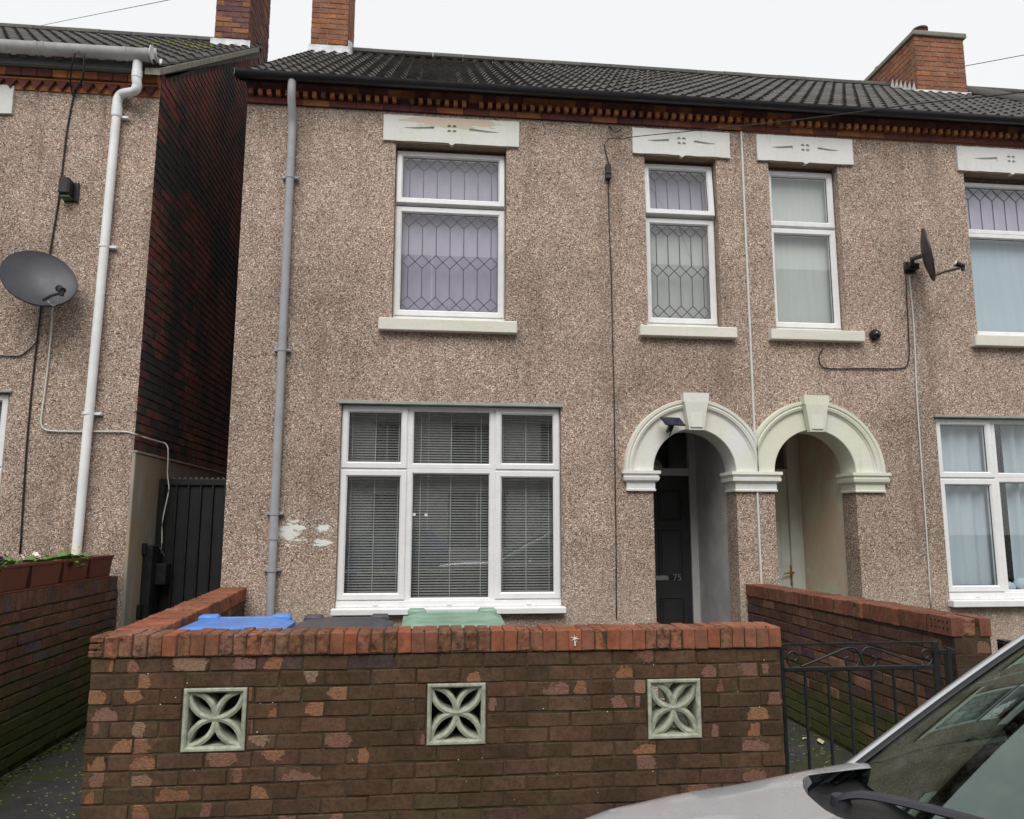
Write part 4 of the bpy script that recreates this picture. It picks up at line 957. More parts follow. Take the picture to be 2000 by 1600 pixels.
# ------------------------------------------------------------------ fittings on the walls
def wall_path(pts, off=.012): return [at(u, v, D - off) for u, v in pts]
def cable(name, pts, r, mat, label, n=4, cat='cable', smooth=True):
    return ob(name, M().tube(smooth_path(pts, n) if smooth else pts, r, 6), mat, smooth=True, label=label, cat=cat)
cable('cable', wall_path([(1181, 290), (1185, 305), (1190, 323)]) , .006, CABLE_K, 'short black lead entering the little box left of the narrow leaded window')
cable('cable', wall_path([(1188, 352), (1190, 440), (1194, 540), (1196, 640), (1199, 760), (1201, 900), (1203, 1040), (1204, 1209)]), .0052, CABLE_K, 'black cable running down the wall from the small box left of the porch')
p = at(1188, 335, D - .03)
cb = empty('cable_box', p, label='small black cable joint box on the wall left of the narrow leaded window', cat='box'); 
ob('body', M().box(p.x - .027, p.x + .027, D - .05, D - .003, p.z - .03, p.z + .075, .006), BLACKP, cb); ob('cap', M().box(p.x - .031, p.x + .026, D - .054, D - .003, p.z - .085, p.z - .033, .008), BLACKP, cb)
# drop wire: bracket on the wall, crossing the lintel and gutter line away to a pole beyond the frame
b0 = at(1199, 262, D - .04)
br = empty('wire_bracket', b0, label='small hooked wire bracket under the cornice left of the narrow lintel', cat='bracket')
ob('arm', M().tube(smooth_path([at(1189, 246, D - .003), at(1196, 254, D - .04), at(1199, 258, D - .06), at(1206, 257, D - .05), at(1213, 253, D - .04)], 4), .006, 6), BLACKP, br)
cable('drop_wire', [at(1181, 290, D - .015), at(1181, 282, D - .02), at(1187, 273, D - .04), at(1199, 270, D - .07), at(1214, 272, D - .10), at(1233, 268, D - .16), at(1300, 261, 6.8), at(1430, 248, 6.3), at(1600, 229, 5.6), at(1800, 202, 4.9), at(2000, 180, 4.2), at(2300, 140, 3.4)], .0045, CABLE_K, 'thin black drop wire sweeping from the house bracket up past the gutter', 5, 'wire')
cable('overhead_wire', [at(40, 60, 30), at(95, 47, 26), at(330, 0, 18), at(600, -55, 12)], .008, CABLE_K, 'pale thin wire crossing the sky above the left roof', 4, 'wire')
cable('overhead_wire', [at(1500, 190, 16), at(1670, 166, 15.5), at(1880, 130, 15), at(2050, 98, 14.5)], .008, CABLE_K, 'thin wire crossing the sky behind the right chimney', 4, 'wire')
# left house cables
cable('cable', [at(160, 116, 6.85), at(150, 100, 6.86), at(140, 130, 6.9), at(138, 165, D - .06), at(143, 190, D - .015)], .006, CABLE_K, 'black cable looped over the white gutter on its outer side')
cable('cable', [at(164, 104, 6.85), at(162, 150, 6.9), at(150, 175, D - .05), at(143, 192, D - .015), at(130, 260, D - .012), at(116, 380, D - .012), at(98, 490, D - .012), at(80, 600, D - .012), at(62, 760, D - .012), at(50, 900, D - .012), at(39, 1085, D - .012)], .0085, CABLE_K, 'black cable dropping from the white gutter down the left house wall behind the dish')
cable('cable', wall_path([(-40, 692), (20, 696), (42, 694), (60, 680), (75, 665)]), .006, CABLE_K, 'black cable branching left below the left dish')
cable('cable', wall_path([(103, 600), (100, 650), (95, 700), (88, 760), (82, 805), (80, 825), (86, 838), (104, 842), (150, 843), (190, 843), (235, 843), (254, 845)], .016) + [ax(262, 848, GX + .03), ax(300, 860, GX + .03), ax(324, 866, GX + .03)], .0075, CABLE_W, 'white dish cable running across the left house wall and round its corner')
gp = 7.68
cable('cable', [ax(318, 864, GX + .03), at(328, 876, gp), at(327, 925, gp), at(330, 955, gp), at(324, 985, gp), at(317, 1020, gp), at(316, 1060, gp), at(312, 1095, gp), at(305, 1190, gp)], .006, CABLE_W, 'white cable dangling in front of the black side gate')
# right neighbour cables
cable('cable', wall_path([(1776, 537), (1785, 640), (1790, 760), (1798, 880), (1808, 1020), (1819, 1187)]), .0075, CABLE_W, 'white dish cable running down the right house wall')
cable('cable', wall_path([(1769, 540), (1774, 640), (1776, 690), (1771, 714), (1755, 720), (1690, 720), (1620, 720), (1603, 712), (1600, 695), (1607, 682)]), .006, CABLE_K, 'black cable bending below the dome camera on the right house')
# dishes
def dish(name, c, nrm, rx, rz, label, roll, wallp, lnb, arm0, lip=(1, 1)):
    n = Vector(nrm).normalized(); side = n.cross(Vector((0, 0, 1))).normalized(); up = side.cross(n)
    T = Matrix((side.to_4d(), up.to_4d(), n.to_4d(), (0, 0, 0, 1))).transposed(); T[0][3], T[1][3], T[2][3] = c; T[3] = (0, 0, 0, 1)
    T = T @ Matrix.Rotation(roll, 4, 'Z')
    r = empty(name, c, label=label, cat='satellite dish', group='satellite dishes')
    N = 36; L = []
    for q in [(.02, -.055), (.3, -.05), (.6, -.033), (.85, -.012), (.97, 0), (1.0, .004), (1.012, -.004), (1.0, -.016), (.85, -.028), (.5, -.055), (.02, -.068)]:
        L.append([(q[0] * rx * math.cos(2 * math.pi * k / N), q[0] * rz * math.sin(2 * math.pi * k / N), q[1] * (rx / .3)) for k in range(N)])
    m = M().loops(L, True, True, True).xf(T); ob('reflector', m, DISHM, r, 40)
    bk = T @ Vector((0, 0, -.065)); w0 = Vector(wallp)
    ob('mount', M().tube([bk, bk - n * .07 + Vector((0, .02, 0)), w0 + Vector((0, -.06, 0)), w0], .022, 8).box(w0.x - .06, w0.x + .06, w0.y - .025, w0.y, w0.z - .06, w0.z + .06, .008).box(w0.x - .05, w0.x + .06, w0.y - .09, w0.y - .02, w0.z - .035, w0.z + .03, .008), BLACKP, r, 40)
    a0 = Vector(arm0); l0 = Vector(lnb); mid = (a0 + l0) / 2 - Vector((0, 0, .008))
    ob('arm', M().tube([a0, mid, l0 - Vector((0, 0, .035)), l0 - Vector((0, 0, .02))], .013, 8), BLACKP, r, 40)
    d = (T @ Vector((0, 0, 0)) - l0).normalized()
    lb_ = ob('receiver', M().cyl(l0 - d * .05, l0 + d * .015, .025, 14).cyl(l0 + d * .016, l0 + d * .034, .029, 14).cyl(l0 - d * .035, l0 - d * .035 - Vector((0, 0, .05)), .018, 10), BLACKP, r, 40)
    ob('receiver_cap', M().cyl(l0 + d * .034, l0 + d * .044, .027, 14, .02), WSPLAT, lb_, 40); return r
c1 = at(76, 543, D - .24)
dish('satellite_dish', c1, (.34, -1, .40), .315, .262, 'dark grey oval satellite dish facing out on the left house wall', math.radians(40), at(95, 560, D), at(118, 565, D - .50), at(85, 586, D - .33))
cable('cable', [at(90, 584, D - .34), at(97, 592, D - .36), at(104, 597, D - .3), at(112, 592, D - .40), at(117, 577, D - .49)], .004, CABLE_W, 'short white lead looping under the receiver of the left dish')
c2 = at(1814, 497, D - .30)
dish('satellite_dish', c2, (1, -.60, .16), .265, .245, 'dark satellite dish seen edge-on beside the blue upper right window', math.radians(90), at(1775, 524, D), at(1873, 517, D - .36), at(1817, 541, D - .31))
# junction box / old lamp on the left house
p = at(139, 376, D)
jb = empty('wall_lamp', p, label='small black weathered box lamp on the left house above the dish', cat='lamp')
ob('backplate', M().box(p.x - .055, p.x + .075, D - .02, D - .001, p.z - .1, p.z + .09, .008), BLACKP, jb)
ob('hood', M().box(p.x - .065, p.x + .03, D - .12, D - .02, p.z - .06, p.z + .10, .015), BLACKP, jb); ob('lens', M().box(p.x - .05, p.x + .035, D - .105, D - .02, p.z - .095, p.z - .062, .01), plain('dull_green_lens', (.05, .08, .05), .3), jb)
# dome camera
p = at(1707, 655, D)
dc = empty('dome_camera', p, label='black dome security camera right of the plain narrow upper window', cat='camera')
ob('base', M().cyl((p.x, D - .001, p.z), (p.x, D - .03, p.z), .055, 20), BLACKP, dc, 40); ob('dome', M().sphere((p.x, D - .04, p.z - .003), .045, 18, 12), plain('gloss_black', (.012, .012, .014), .08, .02, 5, 0, .6), dc, True)
# solar lamp on the arch
sp_ = at(1314, 823, D - .16)
sl_ = empty('solar_light', sp_, label='small solar panel light on the left arch beside the keystone', cat='solar light')
c = sp_; T = Matrix.Translation(c) @ Matrix.Rotation(math.radians(12), 4, 'Z') @ Matrix.Rotation(math.radians(38), 4, 'X')
pn = ob('panel', M().box(-.105, .105, -.07, .07, -.008, .004, .003).xf(T), BLACKP, sl_)
m = M()
for i in range(3): m.box(-.096, .096, -.062 + i * .042, -.024 + i * .042, .0045, .006)
ob('solar_cell', m.xf(T), SOLAR, pn)
ob('stem', M().cyl(T @ Vector((0, .01, -.008)), c + Vector((-.012, .06, -.075)), .033, 12, .026).cyl(c + Vector((-.012, .06, -.07)), c + Vector((-.012, .12, -.075)), .02, 10), BLACKP, sl_, 40)
ob('lead', M().tube(smooth_path([c + Vector((-.012, .05, -.09)), at(1311, 842, D - .06), at(1308, 850, D - .04), at(1304, 858, D + .05)], 4), .005, 6), CABLE_K, sl_)

# ------------------------------------------------------------------ black side gate in the passage
sg = empty('side_gate', (-2.2, 7.75, 0), label='tall black boarded metal gate closing the passage between the houses', cat='gate')
GY = 7.75; gx0, gx1, gzt = GX + .03, H1X0 - .01, 2.0
ob('frame', M().box(gx0, gx0 + .045, GY - .03, GY + .03, .05, gzt, .004).box(gx1 - .045, gx1, GY - .03, GY + .03, .05, gzt, .004).box(gx0 + .045, gx1 - .045, GY - .03, GY + .03, gzt - .06, gzt, .004).box(gx0 + .045, gx1 - .045, GY - .03, GY + .03, .08, .14, .004), GATEB, sg)
nbd = 6; wb = (gx1 - gx0 - .09) / nbd
for i in range(nbd):
    x0 = gx0 + .045 + i * wb; ob('board', M().box(x0 + .010, x0 + wb - .010, GY - .004 + ru(-.003, .003), GY + .02, .10, gzt - .062, .004, .001), GATEB, sg)
    ob('rib', M().box(x0 - .010, x0 + .010, GY - .026, GY + .015, .10, gzt - .061, .004), IRON, sg)
m = M()
for i in range(15):
    x = gx0 + (i + .5) * (gx1 - gx0) / 15; m.add([(x - .018, GY - .02, gzt), (x + .018, GY - .02, gzt), (x, GY - .01, gzt + .022), (x - .018, GY, gzt), (x + .018, GY, gzt)], [(0, 1, 2), (3, 4, 2), (0, 3, 2), (1, 4, 2)])
ob('serrated_edge', m, GATEB, sg)
lk = ob('lock_post', M().box(gx0 - .012, gx0 + .07, 7.44, 7.70, .72, 1.38, .006).box(gx0 - .012, gx0 + .02, 7.40, 7.46, 1.30, 1.40, .004).box(gx0 - .012, gx0 + .02, 7.38, 7.46, .74, .86, .004), IRON, sg)
ob('lock_case', M().box(gx0 + .065, gx0 + .16, 7.56, 7.70, 1.02, 1.21, .006).tube([(gx0 + .07, 7.62, 1.36), (gx0 + .12, 7.62, 1.28), (gx0 + .12, 7.62, 1.2)], .008, 6), IRON, lk)

# ------------------------------------------------------------------ wrought iron front gate
IY = 4.19
ig = empty('iron_gate', (2.37, IY, .05), label='low black wrought iron gate with scrolls right of the front wall', cat='gate')
x0, x1 = 1.915, 2.835; zt, zm, zb = .932, .795, .06
ob('frame', M().box(x0, x0 + .022, IY - .012, IY + .012, zb, zt, .003).box(x1 - .03, x1, IY - .015, IY + .015, zb, zt, .003).box(x0 + .022, x1 - .03, IY - .004, IY + .004, zt - .012, zt, .001), IRON, ig)
ob('rail', M().box(x0 + .022, x1 - .03, IY - .012, IY + .012, zm - .012, zm + .012, .003), IRON, ig)
ob('rail', M().box(x0 + .022, x1 - .03, IY - .012, IY + .012, zb + .04, zb + .064, .003), IRON, ig)
for u in (1574, 1619, 1661, 1704.5, 1747, 1788):
    x = at(u, 1350, IY).x; ob('bar', M().cyl((x, IY, zb + .06), (x, IY, zm - .01), .0085, 8), IRON, ig, 40)
def spiral(cx, cz, r, a0, turns, sgn=1, n=22): return [(cx + (r * (1 - .62 * i / n)) * math.cos(a0 + sgn * turns * 2 * math.pi * i / n), IY, cz + (r * (1 - .62 * i / n)) * math.sin(a0 + sgn * turns * 2 * math.pi * i / n)) for i in range(n + 1)]
def gx(u, v): p = at(u, v, IY); return (p.x, IY, p.z)
xm = (gx(1663, 1290)[0] + gx(1699, 1290)[0]) / 2
for s_ in (-1, 1):
    mir = lambda P: [(2 * xm - p[0], p[1], p[2]) if s_ > 0 else p for p in P]
    P = smooth_path([gx(1562, 1303), gx(1600, 1288), gx(1640, 1271), gx(1662, 1265), gx(1675, 1272), gx(1679, 1288), gx(1673, 1301), gx(1661, 1303), gx(1652, 1296), gx(1652, 1286), gx(1658, 1283)], 4)
    ob('scroll', M().tube(mir(P), .0062, 6), IRON, ig, True)
    P = smooth_path([gx(1562, 1303), gx(1547, 1303), gx(1538, 1292), gx(1538, 1280), gx(1546, 1273), gx(1556, 1276), gx(1558, 1285), gx(1551, 1291), gx(1545, 1286)], 4)
    ob('scroll', M().tube(mir(P), .0062, 6), IRON, ig, True)
ob('hinge', M().box(x1 + .002, x1 + .105, IY - .012, IY + .02, .86, .89, .003).box(x1 + .05, x1 + .07, IY - .02, IY + .03, .66, .9, .004), IRON, ig)
gp2 = empty('gate_post', (3.26, 4.3, 0), label='short black square post beyond the perforated brick end', cat='post')
q = at(1962, 1262, 4.33); ob('shaft', M().box(q.x - .025, q.x + .03, 4.30, 4.36, .01, .90, .004), IRON, gp2); ob('cap', M().box(q.x - .022, q.x + .032, 4.295, 4.365, .9, .912, .003), IRON, gp2)

# ------------------------------------------------------------------ wheelie bins behind the wall
def wheelie(name, x0, x1, y0, y1, h, tilt, mat, label):
    b = empty(name, ((x0 + x1) / 2, (y0 + y1) / 2, 0), label=label, cat='bin', group='wheelie bins behind the garden wall')
    def lp(z, e): return [(x0 + e, y0 + e, z), (x1 - e, y0 + e, z), (x1 - e, y1 - e, z), (x0 + e, y1 - e, z)]
    ob('body', M().loops([lp(.05, .07), lp(.2, .06), lp(h - .12, .022), lp(h - .11, .004), lp(h - .075, .004), lp(h - .07, .02)], True, True, True), BIN_K, b)
    N = 14; rows = []
    for i in range(9):
        t = i / 8; y = y0 - .02 + (y1 - y0 + .05) * t; row = []
        for k in range(N + 1):
            s_ = k / N; e = abs(2 * s_ - 1); z = h - .055 + tilt * t + .034 * (1 - e ** 6) * (1 - abs(2 * t - 1) ** 8) - .010 * (abs(t - .55) < .28 and e < .62)
            row.append((x0 - .012 + (x1 - x0 + .024) * s_, y, z))
        rows.append(row)
    m = M().loops(rows, False)
    per = rows[0] + [r[-1] for r in rows[1:]] + rows[-1][::-1][1:] + [r[0] for r in rows[::-1][1:-1]]
    m.loops([per, [(p[0], p[1], p[2] - .035) for p in per]])
    ob('lid', m, mat, b, 45)
    m = M()
    for xx in (x0 + .07, x1 - .07): m.box(xx - .055, xx + .055, y1 - .03, y1 + .075, h - .06 + tilt, h - .012 + tilt, .012)
    m.cyl((x0 + .02, y1 + .055, h - .045 + tilt), (x1 - .02, y1 + .055, h - .045 + tilt), .016, 10)
    ob('handle', m, mat, b, 40)
    for xx in (x0 - .01, x1 - .045): ob('wheel', M().cyl((xx, y1 - .03, .104), (xx + .055, y1 - .03, .104), .1, 18), RUBBER, b, 40)
wheelie('wheelie_bin', -1.365, -.80, 4.40, 4.93, 1.045, .0, BIN_B, 'wheelie bin with a bright blue lid nearest the side wall')
wheelie('wheelie_bin', -.755, -.215, 4.42, 4.95, 1.035, .0, BIN_K, 'wheelie bin with a dark grey lid between the blue and green lids')
wheelie('wheelie_bin', -.13, .45, 4.40, 4.96, 1.03, .035, BIN_G, 'wheelie bin with a pale green lid under the picture window')

# ------------------------------------------------------------------ terracotta troughs and plants
tr_lab = ['terracotta trough nearest the street on the mossy wall', 'terracotta trough with violet pansies on the mossy wall', 'terracotta trough with a cream flower on the mossy wall', 'terracotta trough with yellow-green primroses on the mossy wall', 'terracotta trough at the passage end of the mossy wall']
ys = [4.62, 5.10, 5.56, 6.02, 6.47, 6.93]
for i in range(5):
    y0, y1 = ys[i] + .006, ys[i + 1] - .006; X0, X1 = LX - .20, LX + .012; zb, zt = 1.142, 1.315
    r = empty('flower_trough', (LX - .1, (y0 + y1) / 2, zb), label=tr_lab[i], cat='planter', group='terracotta troughs on the left wall')
    def lp(z, e, f): return [(X0 + e, y0 + f, z), (X1 - e, y0 + f, z), (X1 - e, y1 - f, z), (X0 + e, y1 - f, z)]
    ob('tub', M().loops([lp(zb, .028, .035), lp(zb + .012, .020, .03), lp(zt - .02, .010, .008), lp(zt - .018, 0, 0), lp(zt, 0, 0), lp(zt, .012, .012), lp(zt - .04, .022, .02)], True, True), TROUGH, r)
    ob('soil', M().box(X0 + .02, X1 - .02, y0 + .025, y1 - .025, zt - .06, zt - .035), SOIL, r)
    ob('saucer', M().box(X0 + .02, X1 - .012, y0 + .0, y1 - .0, zb - .008, zb + .004, .003), TROUGH, r)
def plant(x, y, z, s, petal, nf, label):
    r = empty('bedding_plant', (x, y, z), label=label, cat='plant', group='bedding plants in the troughs'); m = M()
    for i in range(46):
        a = ru(0, 6.28); el = ru(.15, 1.1); L = s * ru(.7, 1.35); wd = L * .28; d = Vector((math.cos(a) * math.cos(el), math.sin(a) * math.cos(el), math.sin(el))); q = Vector((-math.sin(a), math.cos(a), 0)); o = Vector((x + ru(-.02, .02), y + ru(-.03, .03), z))
        p1, p2, p3 = o + d * L * .35, o + d * L * .75 - Vector((0, 0, L * .08)), o + d * L - Vector((0, 0, L * .25))
        m.add([o, p1 + q * wd * .7, p1 - q * wd * .7, p2 + q * wd, p2 - q * wd, p3, p1 - Vector((0, 0, .006)), p2 - Vector((0, 0, .008))], [(0, 1, 6), (0, 6, 2), (1, 3, 7, 6), (6, 7, 4, 2), (3, 5, 7), (7, 5, 4)])
    ob('leaves', m, LEAFG, r)
    for i in range(nf):
        c = Vector((x + ru(-.05, .06), y + ru(-.09, .09), z + s * ru(.75, 1.0))); f = M(); nrm = Vector((ru(.2, .9), ru(-.6, .3), ru(.5, 1))).normalized(); a_ = nrm.cross(Vector((0, 0, 1))).normalized(); b_ = nrm.cross(a_)
        for k in range(5):
            t = k * 1.2566; u_ = a_ * math.cos(t) + b_ * math.sin(t); v_ = a_ * -math.sin(t) + b_ * math.cos(t); R = .021
            f.add([c - nrm * .004, c + u_ * R * .6 + v_ * R * .5, c + u_ * R + v_ * R * .25 + nrm * .003, c + u_ * R - v_ * R * .25 + nrm * .003, c + u_ * R * .6 - v_ * R * .5], [(0, 1, 2, 3, 4)])
        ob('flower', f, petal, r)
xx = LX - .09
plant(xx, 4.85, 1.27, .11, PET_P, 3, 'leafy pansy nearest the street on the mossy wall'); plant(xx, 5.24, 1.27, .105, PET_P, 5, 'violet pansy at the frame edge of the left troughs'); plant(xx, 5.42, 1.27, .10, PET_W, 1, 'leafy pansy beside the violet pansy on the left wall')
plant(xx, 5.70, 1.27, .10, PET_W, 3, 'primrose with cream-white flowers on the left wall'); plant(xx, 5.90, 1.27, .10, PET_W, 0, 'leafy green plant beside the cream primrose on the left wall')
plant(xx, 6.14, 1.27, .12, PET_Y, 1, 'tall yellow-green primrose just before the white downpipe foot'); plant(xx, 6.34, 1.27, .12, PET_Y, 2, 'bushy primrose in front of the white downpipe foot'); plant(xx, 6.58, 1.27, .09, PET_Y, 0, 'low leafy plant nearest the passage on the left wall')

# ------------------------------------------------------------------ small things on the ground and wall
for i, (u, v, lab) in enumerate(((1573, 1444, 'small pale fallen leaf left of the third gate bar'), (1603, 1450, 'larger pale curled leaf lying behind the gate bars'))):
    p = az(u, v, .012); a = .3 + i; s_ = .03 + .025 * i; m = M(); R = Matrix.Translation(p) @ Matrix.Rotation(a, 4, 'Z')
    m.add([(-s_, 0, .002), (-s_ * .3, s_ * .45, .012), (s_ * .5, s_ * .4, .008), (s_, 0, .014), (s_ * .4, -s_ * .42, .009), (-s_ * .4, -s_ * .4, .011), (0, 0, .001)], [(6, 0, 1), (6, 1, 2), (6, 2, 3), (6, 3, 4), (6, 4, 5), (6, 5, 0)]).xf(R)
    ob('fallen_leaf', m, DRYLEAF, label=lab, cat='leaf')
p = at(1123, 1248, FY - .019); m = M(); pts = []
for k in range(14):
    a = 2 * math.pi * k / 14; r_ = (.024 if k % 2 == 0 else .007) * ru(.75, 1.2); pts.append((p.x + r_ * math.cos(a), p.y, p.z + r_ * math.sin(a)))
m.add([(p.x, p.y - .005, p.z)] + pts, [(0, i + 1, (i + 1) % 14 + 1) for i in range(14)]); m.tube([(p.x + .002, p.y, p.z - .01), (p.x, p.y, p.z - .035)], .004, 6)
ob('bird_dropping', m, WSPLAT, label='white star-shaped bird dropping on the front wall coping', cat='bird dropping')
m = M()
for i in range(500):
    y = ru(4.6, 7.4); x = LX + .02 + abs(random.gauss(0, .05)); s_ = ru(.004, .013); z = .006
    m.add([(x - s_, y, z), (x, y - s_, z + ru(0, s_)), (x + s_, y, z + ru(0, s_)), (x, y + s_, z)], [(0, 1, 2, 3)])
for i in range(500):
    y = ru(4.3, 6.9); x = ru(1.95, 2.93); s_ = ru(.003, .010)
    m.add([(x - s_, y, .006), (x, y - s_, .006 + ru(0, s_)), (x + s_, y, .006 + ru(0, s_)), (x, y + s_, .006)], [(0, 1, 2, 3)])
ob('leaf_litter', m, plain('leaf_litter', (.20, .17, .05), .9, .4, 60), kind='stuff', label='scattered yellow-green leaf crumbs along the wall feet', cat='litter')
m = M()
for (x0, x1, y, z, nn) in ((WX0, WX1, FY - .012, .928, 130), (WX0, WX1, FY - .012, 1.03, 60)):
    for i in range(nn):
        x = ru(x0, x1); s_ = ru(.003, .009)
        for k in range(3): m.add([(x + ru(-s_, s_), y + ru(0, .01), z), (x + ru(-s_, s_), y + ru(-.006, .01), z + s_ * ru(.5, 1.6)), (x + ru(-s_, s_), y + ru(0, .02), z + ru(0, s_))], [(0, 1, 2)])
ob('wall_moss', m, plain('moss_tuft', (.07, .11, .025), .95), kind='stuff', label='moss tufts in the coping joints of the front wall', cat='moss')

m = M()
for i in range(42):
    x, z, s_ = ru(WX0, WX1), ru(.2, .92) if rnd() < .5 else random.choice([.85, .7, .625, .55, .4, .325]) + ru(-.006, .006), ru(.0012, .0032)
    if any(a - .02 < x < b + .02 for a, b in blocks) and HZ0 - .02 < z < HZ1 + .02: continue
    m.add([(x + s_ * math.cos(k * 1.05) * ru(.7, 1.3), FY - .0045, z + s_ * math.sin(k * 1.05)) for k in range(6)] + [(x, FY - .007, z)], [(k, (k + 1) % 6, 6) for k in range(6)])
ob('lichen_specks', m, WSPLAT, kind='stuff', label='tiny white lichen specks dotted over the front wall bricks', cat='lichen')

# ------------------------------------------------------------------ cars
def smooth_interp(tab, x):
    if x <= tab[0][0]: return tab[0][1]
    for (a, b), (c, d) in zip(tab, tab[1:]):
        if x <= c:
            t = (x - a) / (c - a); return b + (d - b) * t
    return tab[-1][1]
def car(label, paint, glassm, origin=(0, 0, 0), flip=False, group='parked cars'):
    """hatchback with its nose towards -X; d is measured from its centre line"""
    Y0 = 1.135; base = Vector(origin)
    T = Matrix.Translation(base) @ (Matrix.Rotation(math.pi, 4, 'Z') if flip else Matrix.Identity(4)) @ Matrix.Translation((-1.8, -Y0, 0)) if origin != (0, 0, 0) else Matrix.Translation((1.06, 2.0, 0)) @ Matrix.Rotation(math.radians(13), 4, 'Z') @ Matrix.Translation((-1.06, -2.0, 0))
    root = empty('parked_car', T @ Vector((1.8, Y0, -.12)), label=label, cat='car', group=group)
    def P(x, d, z): return (x, Y0 + d, z)
    def part(name, m, mat, parent=root, smooth=False): return ob(name, m.xf(T), mat, parent, smooth)
    crown = [(-.17, .50), (-.15, .60), (-.10, .69), (0, .865), (.15, .945), (.37, .990), (.54, 1.003), (.73, 1.008), (.90, 1.010), (1.06, 1.006), (1.2, .995)]
    def zt(x, d):
        e = abs(d) / .86; return smooth_interp(crown, x) - .012 * min(1, abs(d) / .62) ** 3 - max(0, e - .80) ** 2 * 1.6 * (1 - .7 * min(1, max(0, (x - .7) / .35))) - .006 * math.exp(-((abs(d) - .52) / .05) ** 2)
    def hw(x): return .86 - (max(0, .55 - x) ** 2) * .42
    rear = lambda d: .72 + .28 * (min(abs(d), .82) / .82) ** 7
    N = 36; rows = []; xs = [-.17 + i / 26 for i in range(27)]
    for i in range(27):
        t = (i / 26) ** 1.4; row = []
        for k in range(N + 1):
            d0 = (2 * k / N - 1); x = -.17 + (rear(d0 * .745) + .17) * t; d = d0 * .745 * hw(x) / .86; row.append(P(x, d, zt(x, d)))
        rows.append(row)
    bm = M().loops(rows, False); bm.loops([rows[-1], [(p[0] + .012, p[1], p[2] - .02) for p in rows[-1]]], False)
    part('bonnet', bm, paint, smooth=70)
    for s_ in (-1, 1):      # wings: from the bonnet shut line over the shoulder and down the side
        rows = []
        for i in range(30):
            t = i / 29; x = -.17 + 1.30 * t ** 1.2; h = hw(x); row = []
            for e, dz in ((.870, 0), (.90, 0), (.935, 0), (.965, -.004), (.985, -.02), (.997, -.05), (1.0, -.10), (1.005, -.2), (1.0, -.42)):
                d = h * e; z = zt(x, min(d, .845)) + dz - (.004 if e == .870 else 0)
                if dz < -.3: z = max(.22, .35)
                row.append(P(x, s_ * d, z))
            rows.append(row)
        part('wing', M().loops(rows, False), paint, smooth=70)
        rows = []
        for i in range(24):
            x = 1.12 + 2.6 * i / 23; row = []
            for d, z in ((.80, .985), (.845, .965), (.862, .90), (.868, .7), (.862, .45), (.82, .24)): row.append(P(x, s_ * (d - max(0, x - 3.2) ** 2 * .12), z + .05 * (x - 1.1) / 2.6 * (z > .85)))
            rows.append(row)
        sd_ = part('side_panel', M().loops(rows, False), paint, smooth=70)
        part('door_handle', M().box(2.3, 2.48, Y0 + s_ * .875 - .012, Y0 + s_ * .875 + .012, .84, .87, .006), paint, sd_)
        lp = [P(-.13, s_ * .40, .57), P(-.05, s_ * .62, .60), P(.12, s_ * .735, .66), P(.16, s_ * .74, .735), P(0, s_ * .66, .72), P(-.12, s_ * .44, .655)]
        part('headlight', M().loops([lp, [(p[0] - .012, p[1] + s_ * .012, p[2]) for p in lp]], True, True, True), LAMPG)
        for wx in (.47, 2.98):
            wy_ = Y0 + s_ * .74; w_ = empty('wheel', T @ Vector((wx, wy_, .18)), root)
            L = [[(wx + r_ * math.cos(a), wy_ + s_ * q, .18 + r_ * math.sin(a)) for a in [2 * math.pi * k / 28 for k in range(28)]] for r_, q in ((.19, -.09), (.29, -.09), (.305, -.06), (.305, .06), (.29, .09), (.20, .095))]
            part('tyre', M().loops(L), RUBBER, w_, 40)
            m = M().cyl((wx, wy_ + s_ * .06, .18), (wx, wy_ + s_ * .07, .18), .195, 24)
            for k in range(6):
                a = k * math.pi / 3; m.tube([(wx, wy_ + s_ * .09, .18), (wx + .18 * math.cos(a), wy_ + s_ * .085, .18 + .18 * math.sin(a))], .022, 6)
            part('rim', m, ALLOY, w_, 40)
    part('bumper', M().loops([[P(-.17 + .33 * (abs(d) / .8) ** 3, d, z) for d in [-.80 + 1.6 * k / 20 for k in range(21)]] if False else [P(-.17 - q + .36 * (abs(d) / .8) ** 3, d, z) for d in [-.80 + 1.6 * k / 20 for k in range(21)]] for z, q in ((.12, -.06), (.2, .03), (.38, .06), (.50, .03), (.56, 0), (.61, -.015))], False), paint, smooth=70)
    part('grille', M().box(-.235, -.20, Y0 - .35, Y0 + .35, .24, .36, .01), TRIM)
    # cowl, windscreen, roof, pillars
    gb = lambda d: (.925 + .135 * (abs(d) / .82) ** 4, .962 + .006 * (abs(d) / .82) ** 2)
    gtop = lambda d: (1.74 + .13 * (abs(d) / .66) ** 4, 1.45 - .03 * (abs(d) / .66) ** 2)
    cow = M().loops([[P(rear(d) + .006, d, zt(rear(d), d) - .035) for d in [-.80 + 1.6 * k / 40 for k in range(41)]], [P(rear(d) + .05, d, zt(rear(d), d) - .045) for d in [-.80 + 1.6 * k / 40 for k in range(41)]], [P(gb(d)[0] + .012, d, gb(d)[1] - .012) for d in [-.80 + 1.6 * k / 40 for k in range(41)]]], False)
    part('cowl', cow, TRIM, smooth=50)
    ng, mg = 30, 16; rows = []
    for i in range(mg + 1):
        t = i / mg; row = []
        for k in range(ng + 1):
            s_ = 2 * k / ng - 1; d0, d1 = s_ * .80, s_ * .655; a, b = gb(d0), gtop(d1)
            row.append(P(a[0] + (b[0] - a[0]) * t, d0 + (d1 - d0) * t, a[1] + (b[1] - a[1]) * t + .014 * math.sin(math.pi * t)))
        rows.append(row)
    part('windscreen', M().loops(rows, False), glassm, smooth=True)
